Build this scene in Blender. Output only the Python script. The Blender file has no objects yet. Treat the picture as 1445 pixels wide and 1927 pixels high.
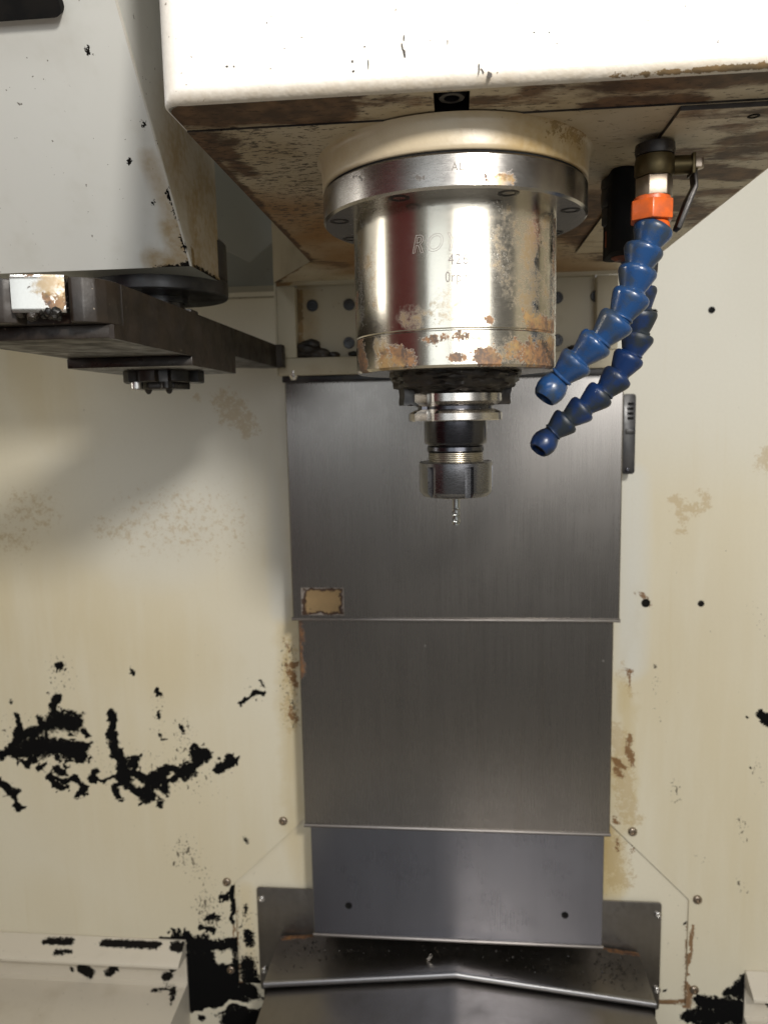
import bpy, bmesh, math, random
import numpy as np
from mathutils import Vector, Matrix

R = math.radians
S = bpy.context.scene
C = bpy.context.collection
rng = random.Random(7)

# ------------------------------------------------------------------ camera
# world: X right, Y into the machine, Z up; the spindle axis is the Z axis and Z = 0 is the lens height
F, CX, CY = 1447.0, 722.5, 963.5
_r = np.array([.9955, .0930, -.0194]); _r /= np.linalg.norm(_r)
_d = np.array([-.0072, -.1243, -.9923]); _d -= _r * (_d @ _r); _d /= np.linalg.norm(_d)
_w = np.cross(_r, _d)
CAM = np.array([0.0007, -.53, 0.0])
cam_data = bpy.data.cameras.new('camera')
cam = bpy.data.objects.new('camera', cam_data); C.objects.link(cam)
cam_data.sensor_fit = 'HORIZONTAL'; cam_data.sensor_width = 36; cam_data.lens = 36 * F / 1445
cam_data.clip_start = .01; cam_data.clip_end = 50
mw = Matrix.Identity(4)
for i in range(3):
    mw[i][0] = _r[i]; mw[i][1] = -_d[i]; mw[i][2] = -_w[i]; mw[i][3] = CAM[i]
cam.matrix_world = mw
cam_data.dof.use_dof = True; cam_data.dof.focus_distance = .49; cam_data.dof.aperture_fstop = 15
S.camera = cam

# ------------------------------------------------------------------ world, lamps, exposure
wd = bpy.data.worlds.new('World'); S.world = wd; wd.use_nodes = True
bg = wd.node_tree.nodes['Background']
bg.inputs[0].default_value = (1.0, .965, .90, 1); bg.inputs[1].default_value = .16

def area(name, loc, target, sx, sy, watts, col, shape='RECTANGLE'):
    l = bpy.data.lights.new(name, 'AREA'); l.shape = shape; l.size = sx; l.size_y = sy
    l.energy = watts; l.color = col
    o = bpy.data.objects.new(name, l); C.objects.link(o)
    o.location = loc
    o.rotation_euler = (Vector(target) - Vector(loc)).to_track_quat('-Z', 'Y').to_euler()
    return o
area('work_lamp', (.33, -.95, .46), (-.08, .3, -.15), .14, .14, 6.7, (1.0, .96, .90), 'DISK').data.spread = R(125)
area('shop_light', (-.55, -1.75, 1.60), (0, .3, -.2), 1.3, .35, 19, (.92, .96, 1.0))
area('shop_window', (.66, -2.05, .30), (0, .0, .08), 1.55, .62, 12.5, (.96, .98, 1.0))
area('shop_window_dim', (-.62, -2.05, .30), (0, .0, .08), .85, .62, 3.4, (.86, .94, 1.0))
area('added_side_light', (-.83, -.06, .21), (0, -.03, .10), .16, .36, .9, (1.0, .97, .92))  # added source, gives the bright strip mirrored on the spindle's left

S.view_settings.view_transform = 'Standard'; S.view_settings.look = 'None'
S.view_settings.exposure = 0.0; S.view_settings.gamma = 1.0
S.view_settings.use_curve_mapping = False
S.render.engine = 'CYCLES'
S.cycles.use_denoising = True
S.cycles.max_bounces = 8

# ------------------------------------------------------------------ measuring helpers
def at(px, py, X=None, Y=None, Z=None):
    r = _r * (px - CX) / F + _d * (py - CY) / F + _w
    if X is not None: t = (X - CAM[0]) / r[0]
    elif Y is not None: t = (Y - CAM[1]) / r[1]
    else: t = (Z - CAM[2]) / r[2]
    return CAM + r * t
def cyl(px, py, rad, cx=0., cy=0.):
    r = _r * (px - CX) / F + _d * (py - CY) / F + _w
    ox, oy = CAM[0] - cx, CAM[1] - cy
    a = r[0] ** 2 + r[1] ** 2; b = 2 * (ox * r[0] + oy * r[1]); c = ox * ox + oy * oy - rad * rad
    q = b * b - 4 * a * c
    t = (-b - math.sqrt(max(q, 0))) / (2 * a)
    return CAM + r * t

# ------------------------------------------------------------------ node helpers
class Mat:
    def __init__(s, name):
        s.m = bpy.data.materials.new(name); s.m.use_nodes = True
        s.t = s.m.node_tree; s.b = s.t.nodes['Principled BSDF']
        s.co = s.t.nodes.new('ShaderNodeTexCoord').outputs['Object']
    def n(s, ty, **kw):
        x = s.t.nodes.new(ty)
        for k, v in kw.items(): setattr(x, k, v)
        return x
    def put(s, inp, v):
        if isinstance(v, bpy.types.NodeSocket): s.t.links.new(v, inp)
        elif isinstance(v, (tuple, list)) and len(v) == 3 and inp.type == 'RGBA': inp.default_value = (*v, 1)
        else: inp.default_value = v
    def math(s, op, a, b=0.0, clamp=False):
        x = s.n('ShaderNodeMath', operation=op, use_clamp=clamp); s.put(x.inputs[0], a); s.put(x.inputs[1], b)
        return x.outputs[0]
    def mix(s, f, a, b, blend='MIX'):
        x = s.n('ShaderNodeMix', data_type='RGBA', blend_type=blend)
        s.put(x.inputs[0], f); s.put(x.inputs[6], a); s.put(x.inputs[7], b); return x.outputs[2]
    def lerp(s, f, a, b):
        x = s.n('ShaderNodeMix', data_type='FLOAT'); s.put(x.inputs[0], f); s.put(x.inputs[2], a); s.put(x.inputs[3], b)
        return x.outputs[0]
    def vec(s, scale=(1, 1, 1), loc=(0, 0, 0), rot=(0, 0, 0)):
        x = s.n('ShaderNodeMapping'); s.put(x.inputs[0], s.co)
        x.inputs[1].default_value = loc; x.inputs[2].default_value = rot; x.inputs[3].default_value = scale
        return x.outputs[0]
    def noise(s, scale, detail=4, rough=.55, v=None, dist=0.0):
        x = s.n('ShaderNodeTexNoise'); s.put(x.inputs['Vector'], v if v is not None else s.co)
        x.inputs['Scale'].default_value = scale; x.inputs['Detail'].default_value = detail
        x.inputs['Roughness'].default_value = rough; x.inputs['Distortion'].default_value = dist
        return x.outputs[0]
    def voro(s, scale, v=None):
        x = s.n('ShaderNodeTexVoronoi'); s.put(x.inputs['Vector'], v if v is not None else s.co)
        x.inputs['Scale'].default_value = scale; return x.outputs[0]
    def ramp(s, v, lo, hi, a=0.0, b=1.0):
        x = s.n('ShaderNodeMapRange', interpolation_type='SMOOTHSTEP'); s.put(x.inputs[0], v)
        x.inputs[1].default_value = lo; x.inputs[2].default_value = hi
        x.inputs[3].default_value = a; x.inputs[4].default_value = b; return x.outputs[0]
    def attr(s, name):
        return s.n('ShaderNodeAttribute', attribute_name=name).outputs['Fac']
    def amask(s, name, nz, amt, lo=.47, hi=.53):
        k = s.math('MULTIPLY', s.math('SUBTRACT', nz, .5), amt * 2.4)
        a = s.attr(name)
        on = s.ramp(a, .0, .12)
        return s.math('MULTIPLY', s.ramp(s.math('ADD', a, k), lo, hi), on)
    def mixn(s, a, b, w=.5):
        return s.lerp(w, s.noise(a, 4, .6), s.noise(b, 4, .62))
    def bump(s, h, strength=.3, dist=.001, nrm=None):
        x = s.n('ShaderNodeBump'); x.inputs['Strength'].default_value = strength; x.inputs['Distance'].default_value = dist
        s.put(x.inputs['Height'], h)
        if nrm is not None: s.put(x.inputs['Normal'], nrm)
        return x.outputs[0]
    def done(s, col=None, rough=None, metal=None, nrm=None, spec=None):
        if col is not None: s.put(s.b.inputs['Base Color'], col)
        if rough is not None: s.put(s.b.inputs['Roughness'], rough)
        if metal is not None: s.put(s.b.inputs['Metallic'], metal)
        if nrm is not None: s.put(s.b.inputs['Normal'], nrm)
        if spec is not None: s.put(s.b.inputs['Specular IOR Level'], spec)
        return s.m

def m_wall(name, base, yellow, grey):
    m = Mat(name)
    big = m.noise(3.2, 3, .5)
    streak = m.noise(9, 4, .6, m.vec((3.0, 1, .35)))
    st = m.math('MAXIMUM', m.math('MULTIPLY', m.ramp(big, .42, .75), .22), m.math('MULTIPLY', m.attr('stain'), m.ramp(streak, .22, .62, .35, 1.0)))
    col = m.mix(st, base, yellow)
    col = m.mix(m.math('MULTIPLY', m.attr('grey'), .8), col, grey)
    fine = m.noise(260, 3, .7)
    spk = m.noise(330, 2, .5, m.vec((1, 1, .75), rot=(0, .5, 0)))
    col = m.mix(m.ramp(fine, .3, .8, 0, .05), col, (.30, .26, .18))
    run = m.ramp(m.noise(55, 4, .6, m.vec((2.6, 1, .07), loc=(2, 0, 5))), .60, .78, 0, .16)
    col = m.mix(run, col, yellow)
    # yellow-brown freckles
    fr = m.amask('freck', m.mixn(110, 420), 1.6, .58, .74)
    col = m.mix(m.math('MULTIPLY', fr, .45), col, (.40, .275, .11))
    # small dark specks, everywhere sparse, dense where painted
    sp = m.ramp(m.math('ADD', spk, m.math('MULTIPLY', m.attr('speck'), .17)), .755, .785)
    sp2 = m.ramp(m.math('ADD', m.noise(120, 3, .6, m.vec((1.3, 1, .6), loc=(3, 1, 2), rot=(0, .7, 0))), m.math('MULTIPLY', m.attr('speck'), .15)), .735, .76)
    sp = m.math('MAXIMUM', sp, sp2)
    col = m.mix(m.math('MULTIPLY', sp, .85), col, (.05, .04, .028))
    # brown rust
    ru = m.amask('rust', m.mixn(130, 520), 1.1)
    col = m.mix(m.math('MULTIPLY', ru, .9), col, m.mix(m.noise(200, 3), (.11, .045, .012), (.24, .12, .04)))
    # flaked paint, black underneath
    ch = m.amask('chip', m.mixn(170, 560, .55), 1.25, .45, .55)
    col = m.mix(ch, col, (.006, .006, .006))
    rough = m.lerp(ch, m.ramp(big, .3, .7, .40, .52), .75)
    h = m.math('ADD', m.math('MULTIPLY', ch, -1.0), m.math('MULTIPLY', m.noise(420, 2), .10))
    return m.done(col, rough, 0.0, m.bump(h, .35, .0006), m.lerp(ch, .35, .03))

def m_paint(name, col, rough=.45, peel=0.0, peel_scale=300, dirt=(.2, .14, .08), dirt_amt=.12, spec=.4):
    m = Mat(name)
    n1 = m.noise(24, 5, .6)
    c = m.mix(m.ramp(n1, .5, .8, 0, dirt_amt), col, dirt)
    c = m.mix(m.math('MULTIPLY', m.ramp(m.noise(300, 2, .5), .73, .76), .8), c, (.06, .045, .03))
    ru = m.amask('rust', m.mixn(110, 500), 1.1)
    c = m.mix(m.math('MULTIPLY', ru, .93), c, m.mix(m.ramp(m.noise(60, 4), .35, .65), (.045, .026, .014), (.15, .075, .03)))
    ye = m.math('MULTIPLY', m.ramp(m.attr('stain'), 0, 1.0), m.ramp(m.mixn(30, 160), .35, .65, .6, 1.0))
    c = m.mix(m.math('MULTIPLY', ye, .92), c, (.29, .19, .065))
    ch = m.amask('chip', m.mixn(150, 600), 1.0, .46, .54)
    c = m.mix(ch, c, (.010, .009, .008))
    h = m.math('ADD', m.math('MULTIPLY', ch, -.6), m.math('MULTIPLY', m.noise(peel_scale, 2, .5), peel))
    h = m.math('ADD', h, m.math('MULTIPLY', m.noise(500, 2), .05))
    return m.done(c, m.lerp(m.math('MAXIMUM', ru, ch), rough, .65), 0.0, m.bump(h, .4, .0006), m.lerp(ch, spec, .04))

def m_underside(name):
    m = Mat(name)
    sv = m.vec((1.0, 2.6, 1.0))
    n1 = m.noise(20, 6, .58, sv, .6)
    n2 = m.noise(120, 5, .68, m.vec((1.0, 2.2, 1.0), rot=(0, 0, .35)))
    base = m.mix(m.ramp(m.noise(14, 4), .35, .7), (.52, .45, .33), (.41, .325, .20))
    base = m.mix(m.math('MULTIPLY', m.attr('orange'), m.ramp(m.noise(20, 5), .2, .7, .5, 1)), base, (.27, .125, .03))
    brown = m.mix(m.ramp(m.noise(70, 5), .35, .68), (.062, .034, .019), (.17, .092, .046))
    k = m.math('ADD', m.math('MULTIPLY', m.math('SUBTRACT', n1, .5), 1.7), m.math('MULTIPLY', m.math('SUBTRACT', n2, .5), .55))
    msk = m.ramp(m.math('ADD', m.attr('rust'), k), .32, .72)
    c = m.mix(m.math('MULTIPLY', msk, .96), base, brown)
    sp = m.ramp(m.math('ADD', m.noise(230, 4, .65, m.vec((.7, 1.9, 1), rot=(0, 0, .3))), m.math('MULTIPLY', m.attr('speck'), .17)), .62, .67)
    c = m.mix(m.math('MULTIPLY', sp, .9), c, (.045, .028, .017))
    h = m.math('ADD', m.math('MULTIPLY', msk, -.8), m.math('MULTIPLY', m.noise(350, 3), .4))
    return m.done(c, m.lerp(msk, .48, .62), 0.0, m.bump(h, .45, .0007), .35)

def m_steel(name, col, rough, brush=(1, 1, 1), brush_scale=900, amt=.10, stain=(.2, .12, .05), streak_amt=.0, metal=1.0, bump=.06):
    m = Mat(name)
    b = m.noise(brush_scale, 3, .6, m.vec(brush))
    w = m.noise(14, 5, .6)
    c = m.mix(m.ramp(b, .25, .75), tuple(x * .93 for x in col), col)
    c = m.mix(m.ramp(w, .45, .75, 0, .35), c, tuple(x * .72 for x in col))
    if streak_amt:
        sk = m.noise(13, 5, .62, m.vec((3.2, 1, .16)))
        c = m.mix(m.ramp(sk, .42, .72, 0, streak_amt), c, tuple(x * .55 for x in col))
        sk2 = m.noise(40, 4, .6, m.vec((2.5, 1, .08), loc=(4, 0, 1)))
        c = m.mix(m.ramp(sk2, .55, .8, 0, streak_amt * .6), c, stain)
    ru = m.amask('rust', m.mixn(140, 620), 1.15, .40, .60)
    rc = m.mix(m.ramp(m.mixn(120, 500), .40, .60), (.045, .017, .007), (.205, .088, .022))
    c = m.mix(m.math('MULTIPLY', ru, .92), c, rc)
    tan = m.amask('stain', m.mixn(90, 420, .35), 1.2, .30, 1.0)
    c = m.mix(m.math('MULTIPLY', tan, .75), c, (.33, .215, .085))
    dk = m.amask('dark', m.mixn(260, 900, .6), 1.35, .46, .60)
    c = m.mix(m.math('MULTIPLY', dk, .85), c, (.035, .028, .022))
    sp = m.ramp(m.noise(260, 3, .55), .74, .77)
    c = m.mix(m.math('MULTIPLY', sp, .7), c, (.06, .04, .025))
    notmetal = m.math('MAXIMUM', m.math('MULTIPLY', ru, .9), m.math('MAXIMUM', m.math('MULTIPLY', dk, .8), m.math('MULTIPLY', tan, .35)))
    rg = m.math('ADD', m.ramp(b, .2, .8, rough - amt * .5, rough + amt * .5), m.ramp(w, .4, .8, 0, amt))
    rg = m.lerp(notmetal, rg, .62)
    h = m.math('ADD', m.math('MULTIPLY', b, bump), m.math('MULTIPLY', notmetal, m.ramp(m.noise(300, 4), .2, .8, .0, .22)))
    return m.done(c, rg, m.math('MULTIPLY', m.math('SUBTRACT', 1.0, notmetal), metal), m.bump(h, .28, .0005))

def m_oily(name, col, col2, rough=.38, metal=.5):
    m = Mat(name)
    n = m.noise(38, 6, .62)
    c = m.mix(m.ramp(n, .35, .7), col, col2)
    sp = m.ramp(m.noise(310, 3, .6), .70, .74)
    c = m.mix(m.math('MULTIPLY', sp, .55), c, (.30, .25, .19))
    ru = m.amask('rust', m.noise(90, 6, .66), .9)
    c = m.mix(m.math('MULTIPLY', ru, .85), c, (.22, .10, .025))
    return m.done(c, m.ramp(m.noise(60, 4), .3, .75, rough - .1, rough + .2), metal, m.bump(m.noise(240, 5, .65), .25, .0006))

def m_plastic(name, col, grime, rough=.36, amt=.8, nscale=42):
    m = Mat(name)
    n = m.noise(nscale, 5, .62)
    c = m.mix(m.ramp(n, .42, .62, 0, amt), col, grime)
    c = m.mix(m.ramp(m.noise(200, 4), .62, .75, 0, .5), c, grime)
    return m.done(c, m.ramp(n, .35, .75, rough - .06, rough + .2), 0.0, m.bump(m.noise(380, 3), .10, .0005), .5)

MT = {}
MT['wall'] = m_wall('cream_wall_paint', (.66, .615, .49), (.56, .47, .285), (.61, .605, .555))
MT['plate'] = m_wall('cream_plate_paint', (.67, .62, .49), (.56, .44, .21), (.6, .59, .54))
MT['white'] = m_paint('white_textured_paint', (.80, .77, .71), .34, 1.0, 400, dirt=(.5, .45, .36), dirt_amt=.10, spec=.5)
MT['boss'] = m_paint('boss_paint', (.47, .395, .275), .40, .8, 260, dirt=(.28, .2, .1), dirt_amt=.5, spec=.5)
MT['under'] = m_underside('stained_cream_paint')
MT['saddle'] = m_paint('saddle_paint', (.42, .38, .285), .5, .1, 300, dirt=(.25, .17, .08), dirt_amt=.35)
MT['house'] = m_paint('grey_white_paint', (.60, .60, .56), .42, .15, 300, dirt=(.40, .38, .30), dirt_amt=.25)
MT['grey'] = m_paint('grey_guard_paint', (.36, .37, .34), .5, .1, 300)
MT['chute'] = m_paint('beige_chute_paint', (.60, .55, .46), .42, .1, 300, dirt=(.42, .36, .26), dirt_amt=.3)
MT['steel'] = m_steel('ground_steel', (.63, .585, .495), .19, (.6, .6, 9), 420, .08)
MT['flange'] = m_steel('flange_steel', (.47, .445, .415), .22, (.6, .6, 9), 420, .08)
MT['cover'] = m_steel('brushed_cover_steel', (.255, .238, .220), .27, (7, 1, .07), 160, .035, (.20, .15, .09), .15, bump=.008)
MT['cover_low'] = m_steel('blue_reflection_steel', (.205, .207, .232), .25, (7, 1, .07), 160, .035, (.16, .14, .12), .15, bump=.008)  # bluish reflection on the lowest cover, tinted into the steel colour
MT['ycover'] = m_steel('gable_cover_steel', (.23, .215, .20), .33, (1, 3, 1), 160, .12, (.16, .12, .08), .2, bump=.03)
MT['bright'] = m_steel('bright_edge_steel', (.33, .325, .33), .36, (1, 1, 1), 300, .04, bump=0)
MT['hem'] = m_steel('hem_steel', (.27, .25, .235), .42, (1, 1, 1), 300, .04, bump=0)
MT['holder'] = m_steel('holder_steel', (.55, .52, .48), .22, (.6, .6, 6), 500, .08)
MT['black_steel'] = m_steel('black_oxide_steel', (.085, .085, .095), .20, (.6, .6, 6), 500, .1)
MT['nut'] = m_steel('nut_steel', (.20, .20, .21), .27, (1, 1, 5), 500, .12)
MT['gold'] = m_steel('thread_steel', (.50, .47, .41), .28, (1, 1, 1), 500, .08)
MT['drill'] = m_steel('tool_steel', (.36, .37, .36), .28, (1, 1, 1), 700, .08)
MT['chrome'] = m_steel('gripper_steel', (.58, .55, .50), .24, (1, 1, 1), 500, .06)
MT['brass'] = m_steel('dull_brass', (.105, .082, .042), .42, (1, 1, 1), 300, .14)
MT['arm'] = m_oily('oily_brown_arm', (.013, .009, .006), (.026, .018, .012), .42, .12)
MT['arm_black'] = m_oily('oily_black_arm', (.018, .016, .015), (.045, .036, .028), .34, .4)
MT['grime'] = m_oily('black_grime', (.010, .009, .008), (.040, .030, .022), .40, .15)
MT['black'] = m_plastic('black_plastic', (.012, .012, .014), (.05, .045, .04), .35, .5)
MT['dark'] = m_plastic('dark_hole', (.006, .006, .006), (.014, .012, .010), .7, .5); MT['dark'].node_tree.nodes['Principled BSDF'].inputs['Specular IOR Level'].default_value = .12
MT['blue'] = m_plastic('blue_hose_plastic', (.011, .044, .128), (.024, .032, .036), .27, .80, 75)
MT['blue_dark'] = m_plastic('dark_blue_plastic', (.005, .022, .085), (.012, .017, .020), .36, .95, 60)  # darker copy of the blue hose plastic for the rear hose
MT['orange_shaded'] = m_plastic('shaded_orange_plastic', (.24, .045, .010), (.05, .02, .012), .45, .8)  # orange fitting with the shade behind the front valve put into its colour
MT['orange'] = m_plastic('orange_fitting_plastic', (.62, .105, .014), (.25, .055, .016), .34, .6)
MT['screw'] = m_steel('rusty_screw_steel', (.34, .28, .22), .35, (1, 1, 1), 500, .12)
MT['zinc'] = m_steel('zinc_screw_steel', (.62, .60, .57), .28, (1, 1, 1), 500, .1)
MT['etch_light'] = m_paint('etched_light_line', (.30, .26, .24), .5)
MT['etch_dark'] = m_paint('etched_dark_line', (.22, .20, .18), .6)
MT['red'] = m_paint('dark_red_paint', (.15, .015, .020), .45)
def m_label():
    m = Mat('label_residue')
    a = m.attr('edge')
    n = m.noise(140, 5, .65)
    k = m.math('ADD', a, m.math('MULTIPLY', m.math('SUBTRACT', n, .5), .95))
    c = m.mix(m.ramp(m.noise(50, 4), .3, .7), (.30, .20, .095), (.24, .165, .08))
    c = m.mix(m.ramp(k, .50, .60), c, (.045, .022, .012))
    c = m.mix(m.ramp(k, .70, .80), c, (.23, .20, .175))
    return m.done(c, .6, 0.0, m.bump(n, .2, .0004), .3)
MT['label'] = m_label()

# ------------------------------------------------------------------ mesh helpers
def link(name, me, mat, parent=None, smooth=True, ang=32):
    o = bpy.data.objects.new(name, me); C.objects.link(o)
    if mat: me.materials.append(MT[mat] if isinstance(mat, str) else mat)
    if smooth and len(me.polygons):
        me.polygons.foreach_set('use_smooth', [True] * len(me.polygons))
        me.set_sharp_from_angle(angle=R(ang))
    if parent is not None: o.parent = parent
    return o
def from_bm(name, bm, mat, parent=None, ang=32):
    bmesh.ops.recalc_face_normals(bm, faces=bm.faces[:])
    me = bpy.data.meshes.new(name); bm.to_mesh(me); bm.free()
    return link(name, me, mat, parent, True, ang)
def pyd(name, v, f, mat, parent=None, ang=32):
    me = bpy.data.meshes.new(name); me.from_pydata([tuple(map(float, p)) for p in v], [], f); me.update()
    return link(name, me, mat, parent, True, ang)
def thing(name, label, cat, loc=(0, 0, 0), group=None):
    o = bpy.data.objects.new(name, None); C.objects.link(o)
    o.empty_display_size = .02
    o['label'] = label; o['category'] = cat
    if group: o['group'] = group
    return o
def struct(o):
    o['kind'] = 'structure'; return o
def box(name, x0, x1, y0, y1, z0, z1, mat, parent=None, bev=.0008, seg=2):
    bm = bmesh.new()
    bmesh.ops.create_cube(bm, size=1)
    for v in bm.verts:
        v.co = Vector((x0 + (v.co.x + .5) * (x1 - x0), y0 + (v.co.y + .5) * (y1 - y0), z0 + (v.co.z + .5) * (z1 - z0)))
    if bev: bmesh.ops.bevel(bm, geom=bm.edges[:], offset=bev, segments=seg, profile=.5, affect='EDGES')
    return from_bm(name, bm, mat, parent)
def prism(name, poly, a0, a1, axis, mat, parent=None, bev=.0008, seg=2):
    """poly: 2D outline; axis Z -> (x,y), Y -> (x,z), X -> (y,z)"""
    def P(p, a):
        return {'Z': (p[0], p[1], a), 'Y': (p[0], a, p[1]), 'X': (a, p[0], p[1])}[axis]
    bm = bmesh.new()
    lo = [bm.verts.new(P(p, a0)) for p in poly]; hi = [bm.verts.new(P(p, a1)) for p in poly]
    n = len(poly)
    bm.faces.new(lo); bm.faces.new(hi[::-1])
    for i in range(n): bm.faces.new((lo[i], hi[i], hi[(i + 1) % n], lo[(i + 1) % n]))
    bmesh.ops.recalc_face_normals(bm, faces=bm.faces[:])
    if bev: bmesh.ops.bevel(bm, geom=bm.edges[:], offset=bev, segments=seg, profile=.5, affect='EDGES', clamp_overlap=True)
    return from_bm(name, bm, mat, parent)
def lathe_data(prof, seg=64, sub=None):
    if sub:
        q = [prof[0]]
        for a, b in zip(prof, prof[1:]):
            L = math.hypot(a[0] - b[0], a[1] - b[1]); k = max(1, int(math.ceil(L / sub)))
            for i in range(1, k + 1): q.append((a[0] + (b[0] - a[0]) * i / k, a[1] + (b[1] - a[1]) * i / k))
        prof = q
    v, f = [], []
    for r, z in prof:
        for i in range(seg):
            a = 2 * math.pi * i / seg
            v.append((r * math.cos(a), r * math.sin(a), z))
    for j in range(len(prof) - 1):
        for i in range(seg):
            k = (i + 1) % seg
            f.append((j * seg + i, j * seg + k, (j + 1) * seg + k, (j + 1) * seg + i))
    if prof[0][0] > 1e-6: f.append(tuple(range(seg))[::-1])
    if prof[-1][0] > 1e-6: f.append(tuple((len(prof) - 1) * seg + i for i in range(seg)))
    return np.array(v), f
def lathe(name, prof, mat, parent=None, seg=64, org=(0, 0, 0), axis=None, sub=None, ang=32):
    v, f = lathe_data(prof, seg, sub)
    if axis is not None:
        q = Vector((0, 0, 1)).rotation_difference(Vector(axis).normalized()).to_matrix()
        v = v @ np.array(q).T
    v = v + np.array(org)
    return pyd(name, v, f, mat, parent, ang)
def grid(name, us, vs, fn, mat, parent=None, skip=None):
    nu, nv = len(us), len(vs)
    v = [fn(u, w) for w in vs for u in us]
    f = []
    for j in range(nv - 1):
        for i in range(nu - 1):
            if skip and skip((us[i] + us[i + 1]) / 2, (vs[j] + vs[j + 1]) / 2): continue
            f.append((j * nu + i, j * nu + i + 1, (j + 1) * nu + i + 1, (j + 1) * nu + i))
    return pyd(name, v, f, mat, parent)
def vnoise(p, cell, seed):
    # smooth lattice noise in -1..1 on an N x 2 array
    q = p / cell; i = np.floor(q).astype(np.int64); f_ = q - i; f_ = f_ * f_ * (3 - 2 * f_)
    def h(a, b):
        n = (a * 374761393 + b * 668265263 + seed * 144665) & 0x7fffffff
        n = ((n ^ (n >> 13)) * 1274126177) & 0x7fffffff
        return ((n ^ (n >> 16)) & 0xffff) / 32767.5 - 1
    a, b = i[:, 0], i[:, 1]
    x0 = h(a, b) * (1 - f_[:, 0]) + h(a + 1, b) * f_[:, 0]
    x1 = h(a, b + 1) * (1 - f_[:, 0]) + h(a + 1, b + 1) * f_[:, 0]
    return x0 * (1 - f_[:, 1]) + x1 * f_[:, 1]
def crumbs(caps, seed, n=5):
    rg_ = random.Random(seed); out = list(caps)
    for p0_, p1_, r, s_ in caps:
        for _ in range(n):
            t_ = rg_.random(); a = rg_.uniform(0, 6.28); d = r * rg_.uniform(.9, 2.3)
            c = np.array(p0_) + (np.array(p1_) - np.array(p0_)) * t_ + np.array([math.cos(a), 0, math.sin(a)]) * d
            e = c + np.array([rg_.uniform(-1, 1), 0, rg_.uniform(-1, 1)]) * r * .3
            out.append((c, e, max(.0013, r * rg_.uniform(.10, .38)), s_ * .95))
    return out
def paint(o, name, caps, base=0.0, minus=(), warp=0.0):
    """a wear mask on the vertices: rounded strokes (p0, p1, radius, strength) in real coordinates"""
    me = o.data; n = len(me.vertices)
    co = np.empty(n * 3, np.float32); me.vertices.foreach_get('co', co); co = co.reshape(-1, 3).astype(float)
    val = np.full(n, float(base))
    if warp:
        xz = co[:, [0, 2]]
        for k_, cell in ((1.0, .020), (.75, .0095), (.45, .0050)):
            co = co + np.stack([vnoise(xz, cell, 11), np.zeros(n), vnoise(xz, cell, 57)], 1) * warp * k_
    def one(c):
        p0, p1, r, s = c
        p0 = np.array(p0, float); d = np.array(p1, float) - p0; L = d @ d
        t = np.clip(((co - p0) @ d) / L, 0, 1) if L > 1e-12 else np.zeros(n)
        q = np.linalg.norm(co - p0 - t[:, None] * d, axis=1)
        return s * np.clip(1 - .5 * (q / r) ** 2, 0, 1)
    for c in caps: val = np.maximum(val, one(c))
    for c in minus: val = val - one(c)
    a = me.attributes.get(name) or me.attributes.new(name, 'FLOAT', 'POINT')
    a.data.foreach_set('value', val.astype(np.float32))
def lin(a, b, step):
    k = max(1, int(round((b - a) / step))); return [a + (b - a) * i / k for i in range(k + 1)]
def screw(name, p, r, mat, parent, axis=(0, -1, 0), dome=True, hexs=True):
    """pan head with a recessed socket"""
    h = r * .62
    prof = [(r * 1.0, 0), (r, h * .35), (r * .93, h * .7), (r * .75, h * .93), (r * .55, h), (r * .45, h), (r * .42, h * .4), (0, h * .4)] if dome else \
           [(r, 0), (r, h * .9), (r * .92, h), (r * .6, h), (r * .55, h * .3), (0, h * .3)]
    return lathe(name, prof, mat, parent, 20, p, axis, ang=50)

WALL_Y = .50

# ================================================================== SETTING: rear walls of the enclosure
def Wp(px, py, Y=WALL_Y): return at(px, py, Y=Y)
def caps_px(lst, Y, sc=1.0, ox=0., oy=0.):
    out = []
    for x0, y0, x1, y1, r, s in lst:
        a = at(x0 / sc + ox, y0 / sc + oy, Y=Y); b = at(x1 / sc + ox, y1 / sc + oy, Y=Y)
        e = at(x0 / sc + ox + r / sc, y0 / sc + oy, Y=Y)
        out.append((a, b, abs(e[0] - a[0]), s))
    return out

def wall_rows(z_top, z_bot, breaks, step):
    zs = set(); e = sorted(set([z_bot, z_top] + breaks))
    out = []
    for a, b in zip(e, e[1:]): out += lin(a, b, step)
    return sorted(set(round(z, 6) for z in out))

zc_top, zc_mid, zc_bot = -.5726, -.6775, -.8375
def left_edge(z):      # right-hand end of the left wall
    if z > -.553: return -.18
    if z > zc_mid: return -.2209 + (z - zc_top) / (zc_mid - zc_top) * (-.3291 + .2209)
    if z > zc_bot: return -.3305
    return -.20
def right_edge(z):
    if z > -.549: return .18
    if z > zc_mid: return .2095 + (z + .5683) / (zc_mid + .5683) * (.3191 - .2095)
    if z > zc_bot + .002: return .318
    return .20
def build_wall(name, outer, edge, ztop, st=.0045):
    nu = int(abs(outer) / st * .72); m = nu + 1
    v, f = [], []
    for zs in (wall_rows(ztop, zc_bot, [zc_mid, -.553, -.549], st), lin(-1.0, zc_bot, st)):
        low = zs[0] < -.99
        ed = [edge(-.99) if low else edge(max(z, zc_bot + .003)) for z in zs]
        b = len(v)
        for z, e in zip(zs, ed):
            for i in range(m): v.append((outer + (e - outer) * i / nu, WALL_Y, z))
        for j in range(len(zs) - 1):
            for i in range(nu): f.append((b + j * m + i, b + j * m + i + 1, b + (j + 1) * m + i + 1, b + (j + 1) * m + i))
        # folded-back thickness along the cut-out
        k0 = len(v)
        for z, e in zip(zs, ed): v.append((e, WALL_Y + .0042, z))
        for j in range(len(zs) - 1): f.append((b + j * m + nu, k0 + j, k0 + j + 1, b + (j + 1) * m + nu))
    return struct(pyd(name, v, f, 'wall', None, 40))
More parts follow.
